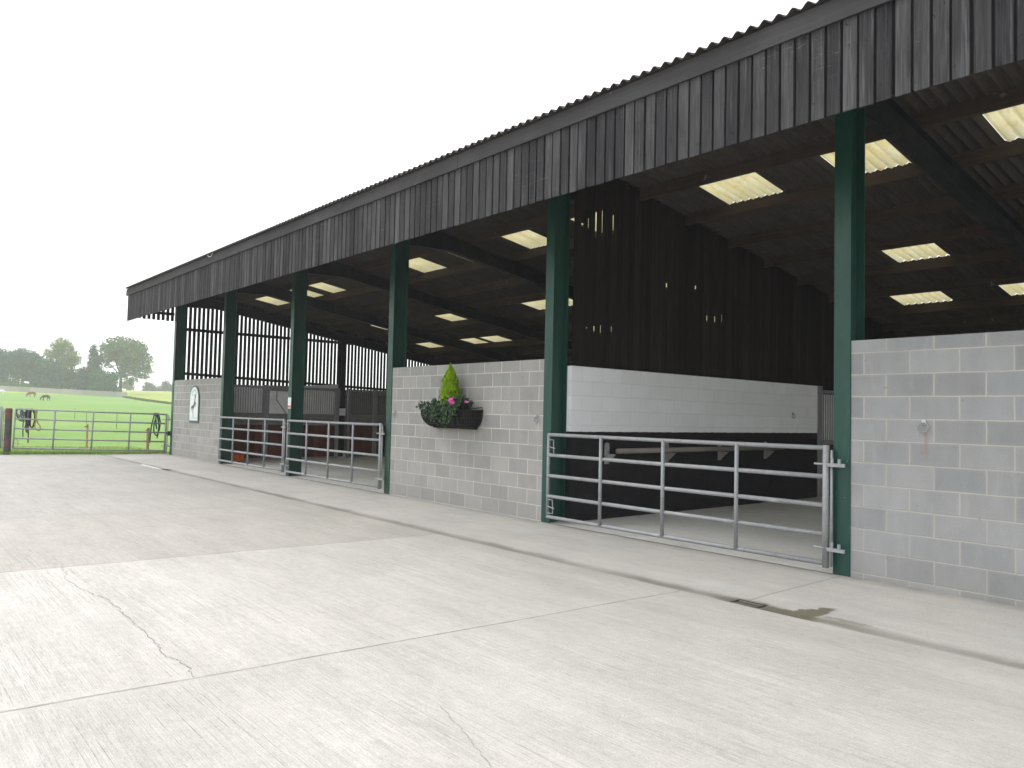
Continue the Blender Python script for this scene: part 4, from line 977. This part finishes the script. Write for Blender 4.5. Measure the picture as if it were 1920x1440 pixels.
tree('thorn_thicket', 'brownish dark thicket of thorn bushes between the tall trees', 'bush', 146, 254, Lf['brown'], 1.5, .2, [(-2.8, 5.6, 3., 2.6), (1.5, 4.8, 3.2, 2.8), (4.6, 5., 2.6, 3.2), (0., 2.4, 5., 1.9), (2., 6.4, 2.6, 2.2)], 7000, .65, 37)
tree('green_bush', 'rounded bright green bush under the spreading tree', 'bush', 190, 249, Lf['green'], 1.2, .18, [(-1.6, 5.0, 2.4, 3.2), (1.0, 4.6, 2.4, 3.), (-.5, 1.9, 3.3, 1.6)], 5500, .55, 38)
tree('green_bush', 'second bright green bush touching the trunk of the spreading tree', 'bush', 211, 250, Lf['green'], 1.2, .18, [(0., 4.5, 2.0, 3.), (.3, 1.6, 2.4, 1.6)], 3200, .55, 39)
tree('low_hedge', 'low bright hedge behind the fence under the gap in the trees', 'hedge', 34, 250, Lf['hedge'], 0, .1, [(-2.4, 1.6, 2.4, 1.1), (.6, 1.7, 2.4, 1.), (3., 1.4, 2., .9)], 1500, .5, 40)
tree('far_bush', 'domed grey green bush on the skyline near the barn', 'bush', 282, 366, Lf['far'], .9, .2, [(-1.2, 2.4, 2.4, 2.3), (1.2, 2.2, 2.6, 2.1), (0., 1., 4., 1.2)], 1500, .8, 41)
tree('far_bush', 'grey green bush on the skyline half hidden by the barn corner', 'bush', 311, 368, Lf['far'], .9, .2, [(0., 3.2, 2., 2.6), (2.2, 2.2, 2.4, 2.), (-1.6, 1.6, 2.2, 1.5)], 1400, .8, 42)
tree('far_bush', 'pale hazy bush on the skyline right of the spreading tree trunk', 'bush', 240, 372, Lf['far'], .9, .2, [(-1., 3., 2.2, 2.), (1., 2.2, 2.2, 1.8)], 1100, .8, 43)

# ------------------------------------------------------------------ horses
def skin(name, verts, edges, radii, mat, parent, sub=2):
    me = bpy.data.meshes.new(name); me.from_pydata(verts, edges, [])
    o = bpy.data.objects.new(name, me); COL.objects.link(o)
    m = o.modifiers.new('Skin', 'SKIN'); me.skin_vertices.new() if not me.skin_vertices else None
    for i, r in enumerate(radii): me.skin_vertices[0].data[i].radius = (r if isinstance(r, tuple) else (r, r))
    me.skin_vertices[0].data[0].use_root = True
    s = o.modifiers.new('Sub', 'SUBSURF'); s.levels = sub; s.render_levels = sub
    dg = bpy.context.evaluated_depsgraph_get(); dg.update(); ev = o.evaluated_get(dg); nm = bpy.data.meshes.new_from_object(ev)
    o.modifiers.clear(); o.data = nm; bpy.data.meshes.remove(me); nm.name = name
    nm.materials.clear(); nm.materials.append(mat)
    for p in nm.polygons: p.use_smooth = True
    if parent is not None: o.parent = parent
    return o
def horse(label, px, d, heading, coat, dark, s=1.0, mir=1):
    x, y = at(px, d); r = thing('grazing_horse', label, 'horse', (x, y, fieldz(x, y)+.04), heading, 'horses grazing in the paddock')
    V, E, R = [], [], []
    def add(p, rad, par=None):
        V.append((p[0]*s, p[1]*s*mir, p[2]*s)); R.append(tuple(q*s for q in rad) if isinstance(rad, tuple) else rad*s)
        if par is not None: E.append((par, len(V)-1))
        return len(V)-1
    # trunk, nose towards +x; grazing: neck and head reach to the grass
    b0 = add((-.05, 0, 1.14), (.27, .30)); b1 = add((-.50, 0, 1.20), (.27, .27), b0); b2 = add((-.78, 0, 1.18), (.19, .20), b1)
    c1 = add((.40, 0, 1.14), (.25, .30), b0); c2 = add((.66, 0, 1.10), (.19, .24), c1)
    n1 = add((.95, 0, .90), (.13, .17), c2); n2 = add((1.18, 0, .62), (.10, .14), n1); h0 = add((1.28, 0, .40), (.09, .115), n2); h1 = add((1.27, 0, .22), .07, h0); add((1.25, 0, .09), .055, h1)
    for sd in (1, -1):
        e = add((1.33, .06*sd, .50), .03, h0); add((1.37, .075*sd, .58), .012, e)
        dx = .12*sd
        f1 = add((.52, .14*sd, .86), (.10, .12), c1); f2 = add((.54+dx, .14*sd, .62), .085, f1); f3 = add((.55+dx*1.6, .14*sd, .44), .066, f2); f4 = add((.53+dx*1.7, .14*sd, .14), .05, f3); add((.56+dx*1.7, .14*sd, .03), .055, f4)
        g1 = add((-.62, .15*sd, .92), (.14, .17), b1); g2 = add((-.50-dx*.6, .15*sd, .74), .105, g1); g3 = add((-.74-dx, .15*sd, .50), .078, g2); g4 = add((-.70-dx*1.2, .15*sd, .16), .052, g3); add((-.66-dx*1.2, .15*sd, .03), .056, g4)
    skin('body', V, E, R, coat, r)
    m = MB(); m.tube([Vector((-.90, 0, 1.22))*s, Vector((-1.02, 0, 1.05))*s, Vector((-1.02, 0, .7))*s, Vector((-.98, 0, .45))*s], [.05*s, .08*s, .075*s, .02*s], 8); m.build('tail', dark, r, smooth=True)
    m = MB(); m.tube([Vector((.55, .0, 1.33))*s, Vector((.86, .02*mir, 1.10))*s, Vector((1.14, .02*mir, .80))*s, Vector((1.33, .01, .52))*s], [.03*s, .07*s, .06*s, .03*s], 8); m.build('mane', dark, r, smooth=True)
    return r
M['chestnut'] = simple('chestnut_coat', (.24, .075, .03), .6, 0, .2, 2.); M['bay'] = simple('dark_bay_coat', (.045, .022, .018), .6, 0, .25, 2.); M['grey_coat'] = simple('white_grey_coat', (.72, .72, .71), .7, 0, .06, 2.); M['mane_dark'] = simple('dark_horsehair', (.02, .014, .012), .8, 0, .2)
hd = math.atan2(-RT.y, -RT.x)      # facing the left of the picture
horse('chestnut horse grazing in front of the grey fence', 60, 190, hd, M['chestnut'], M['mane_dark'], 1.05)
horse('dark bay horse grazing nearer than the chestnut one', 87, 168, hd+1.15, M['bay'], M['mane_dark'], .95)
horse('white horse partly cut off by the left picture edge', 2, 190, hd, M['grey_coat'], M['plastic_white'], 1.1)

# ------------------------------------------------------------------ service cable to the eaves
cw = MB(); a, b_ = Vector((-18.93, -1.50, 5.40)), Vector((-77., 1., 18.4)); pts = []
for k in range(25):
    f = k/24; p = a.lerp(b_, f); p.z -= 3.2*f*(1-f); pts.append(p)
cw.tube(pts, .009, 5); cw.tube([a+Vector((.18*math.cos(t*PI/8), -.02, -.05+.10*math.sin(t*PI/8))) for t in range(9, 16)], .008, 5)
tag(place_mesh(cw.build('overhead_cable', M['ink_pale'], shear=True, smooth=True), a), 'thin overhead cable rising to the left from the roof edge', 'cable')

# ------------------------------------------------------------------ haze
HAZE = True
if HAZE:
    hb = MB(); hb.box(-1160, 300, -380, 660, -1.2, 30.)
    t = NT('pale_air'); pv = t.n('ShaderNodeVolumePrincipled'); pv.inputs['Color'].default_value = (.97, .985, 1., 1); pv.inputs['Density'].default_value = .00085; pv.inputs['Anisotropy'].default_value = .2
    t.t.links.new(pv.outputs[0], t.out.inputs['Volume'])
    tag(hb.build('haze', t.mat), kind='stuff')

# ------------------------------------------------------------------ light
w = bpy.data.worlds.new('World'); scene.world = w; w.use_nodes = True; nt = w.node_tree; nt.nodes.clear()
sky = nt.nodes.new('ShaderNodeTexSky'); sky.sky_type = 'NISHITA'; sky.sun_disc = False
SUN_EL, SUN_AZ = math.radians(52), math.radians(235)     # azimuth clockwise from +Y
sky.sun_elevation = SUN_EL; sky.sun_rotation = SUN_AZ; sky.altitude = 50; sky.air_density = 1.0; sky.dust_density = 4.0; sky.ozone_density = 1.0
hs = nt.nodes.new('ShaderNodeHueSaturation'); hs.inputs['Saturation'].default_value = .12; nt.links.new(sky.outputs[0], hs.inputs['Color'])
mx = nt.nodes.new('ShaderNodeMix'); mx.data_type = 'RGBA'; mx.inputs[0].default_value = .72; nt.links.new(hs.outputs[0], mx.inputs[6]); mx.inputs[7].default_value = (9.7, 9.95, 10.3, 1)   # an even cloud sheet over the clear sky
bg = nt.nodes.new('ShaderNodeBackground'); bg.inputs['Strength'].default_value = .10; nt.links.new(mx.outputs[2], bg.inputs[0])
ow = nt.nodes.new('ShaderNodeOutputWorld'); nt.links.new(bg.outputs[0], ow.inputs[0])
sl = bpy.data.lights.new('sun', 'SUN'); sl.energy = .8; sl.angle = math.radians(25); sl.color = (1., .97, .92)
so = bpy.data.objects.new('sun', sl); COL.objects.link(so)
sd = Vector((math.sin(SUN_AZ)*math.cos(SUN_EL), math.cos(SUN_AZ)*math.cos(SUN_EL), math.sin(SUN_EL)))
so.rotation_euler = (-sd).to_track_quat('-Z', 'Y').to_euler(); so.location = (-20, -30, 40)

# ------------------------------------------------------------------ camera
cd = bpy.data.cameras.new('camera'); co = bpy.data.objects.new('camera', cd); COL.objects.link(co)
cd.sensor_fit = 'HORIZONTAL'; cd.sensor_width = 36.; cd.lens = FPX/1920*36.; cd.clip_start = .05; cd.clip_end = 4000
mw = Matrix((( RT.x, UP.x, -FW.x, CAM.x), (RT.y, UP.y, -FW.y, CAM.y), (RT.z, UP.z, -FW.z, CAM.z), (0, 0, 0, 1)))
co.matrix_world = mw; scene.camera = co

vs = scene.view_settings; vs.view_transform = 'Standard'; vs.look = 'None'; vs.gamma = 1.; vs.use_curve_mapping = False; vs.exposure = 1.0
cy = scene.cycles; cy.use_denoising = True
try: cy.denoiser = 'OPENIMAGEDENOISE'
except Exception: pass
cy.max_bounces = 8; cy.diffuse_bounces = 4; cy.glossy_bounces = 3; cy.transmission_bounces = 6; cy.transparent_max_bounces = 8; cy.volume_bounces = 1; cy.caustics_reflective = False; cy.caustics_refractive = False
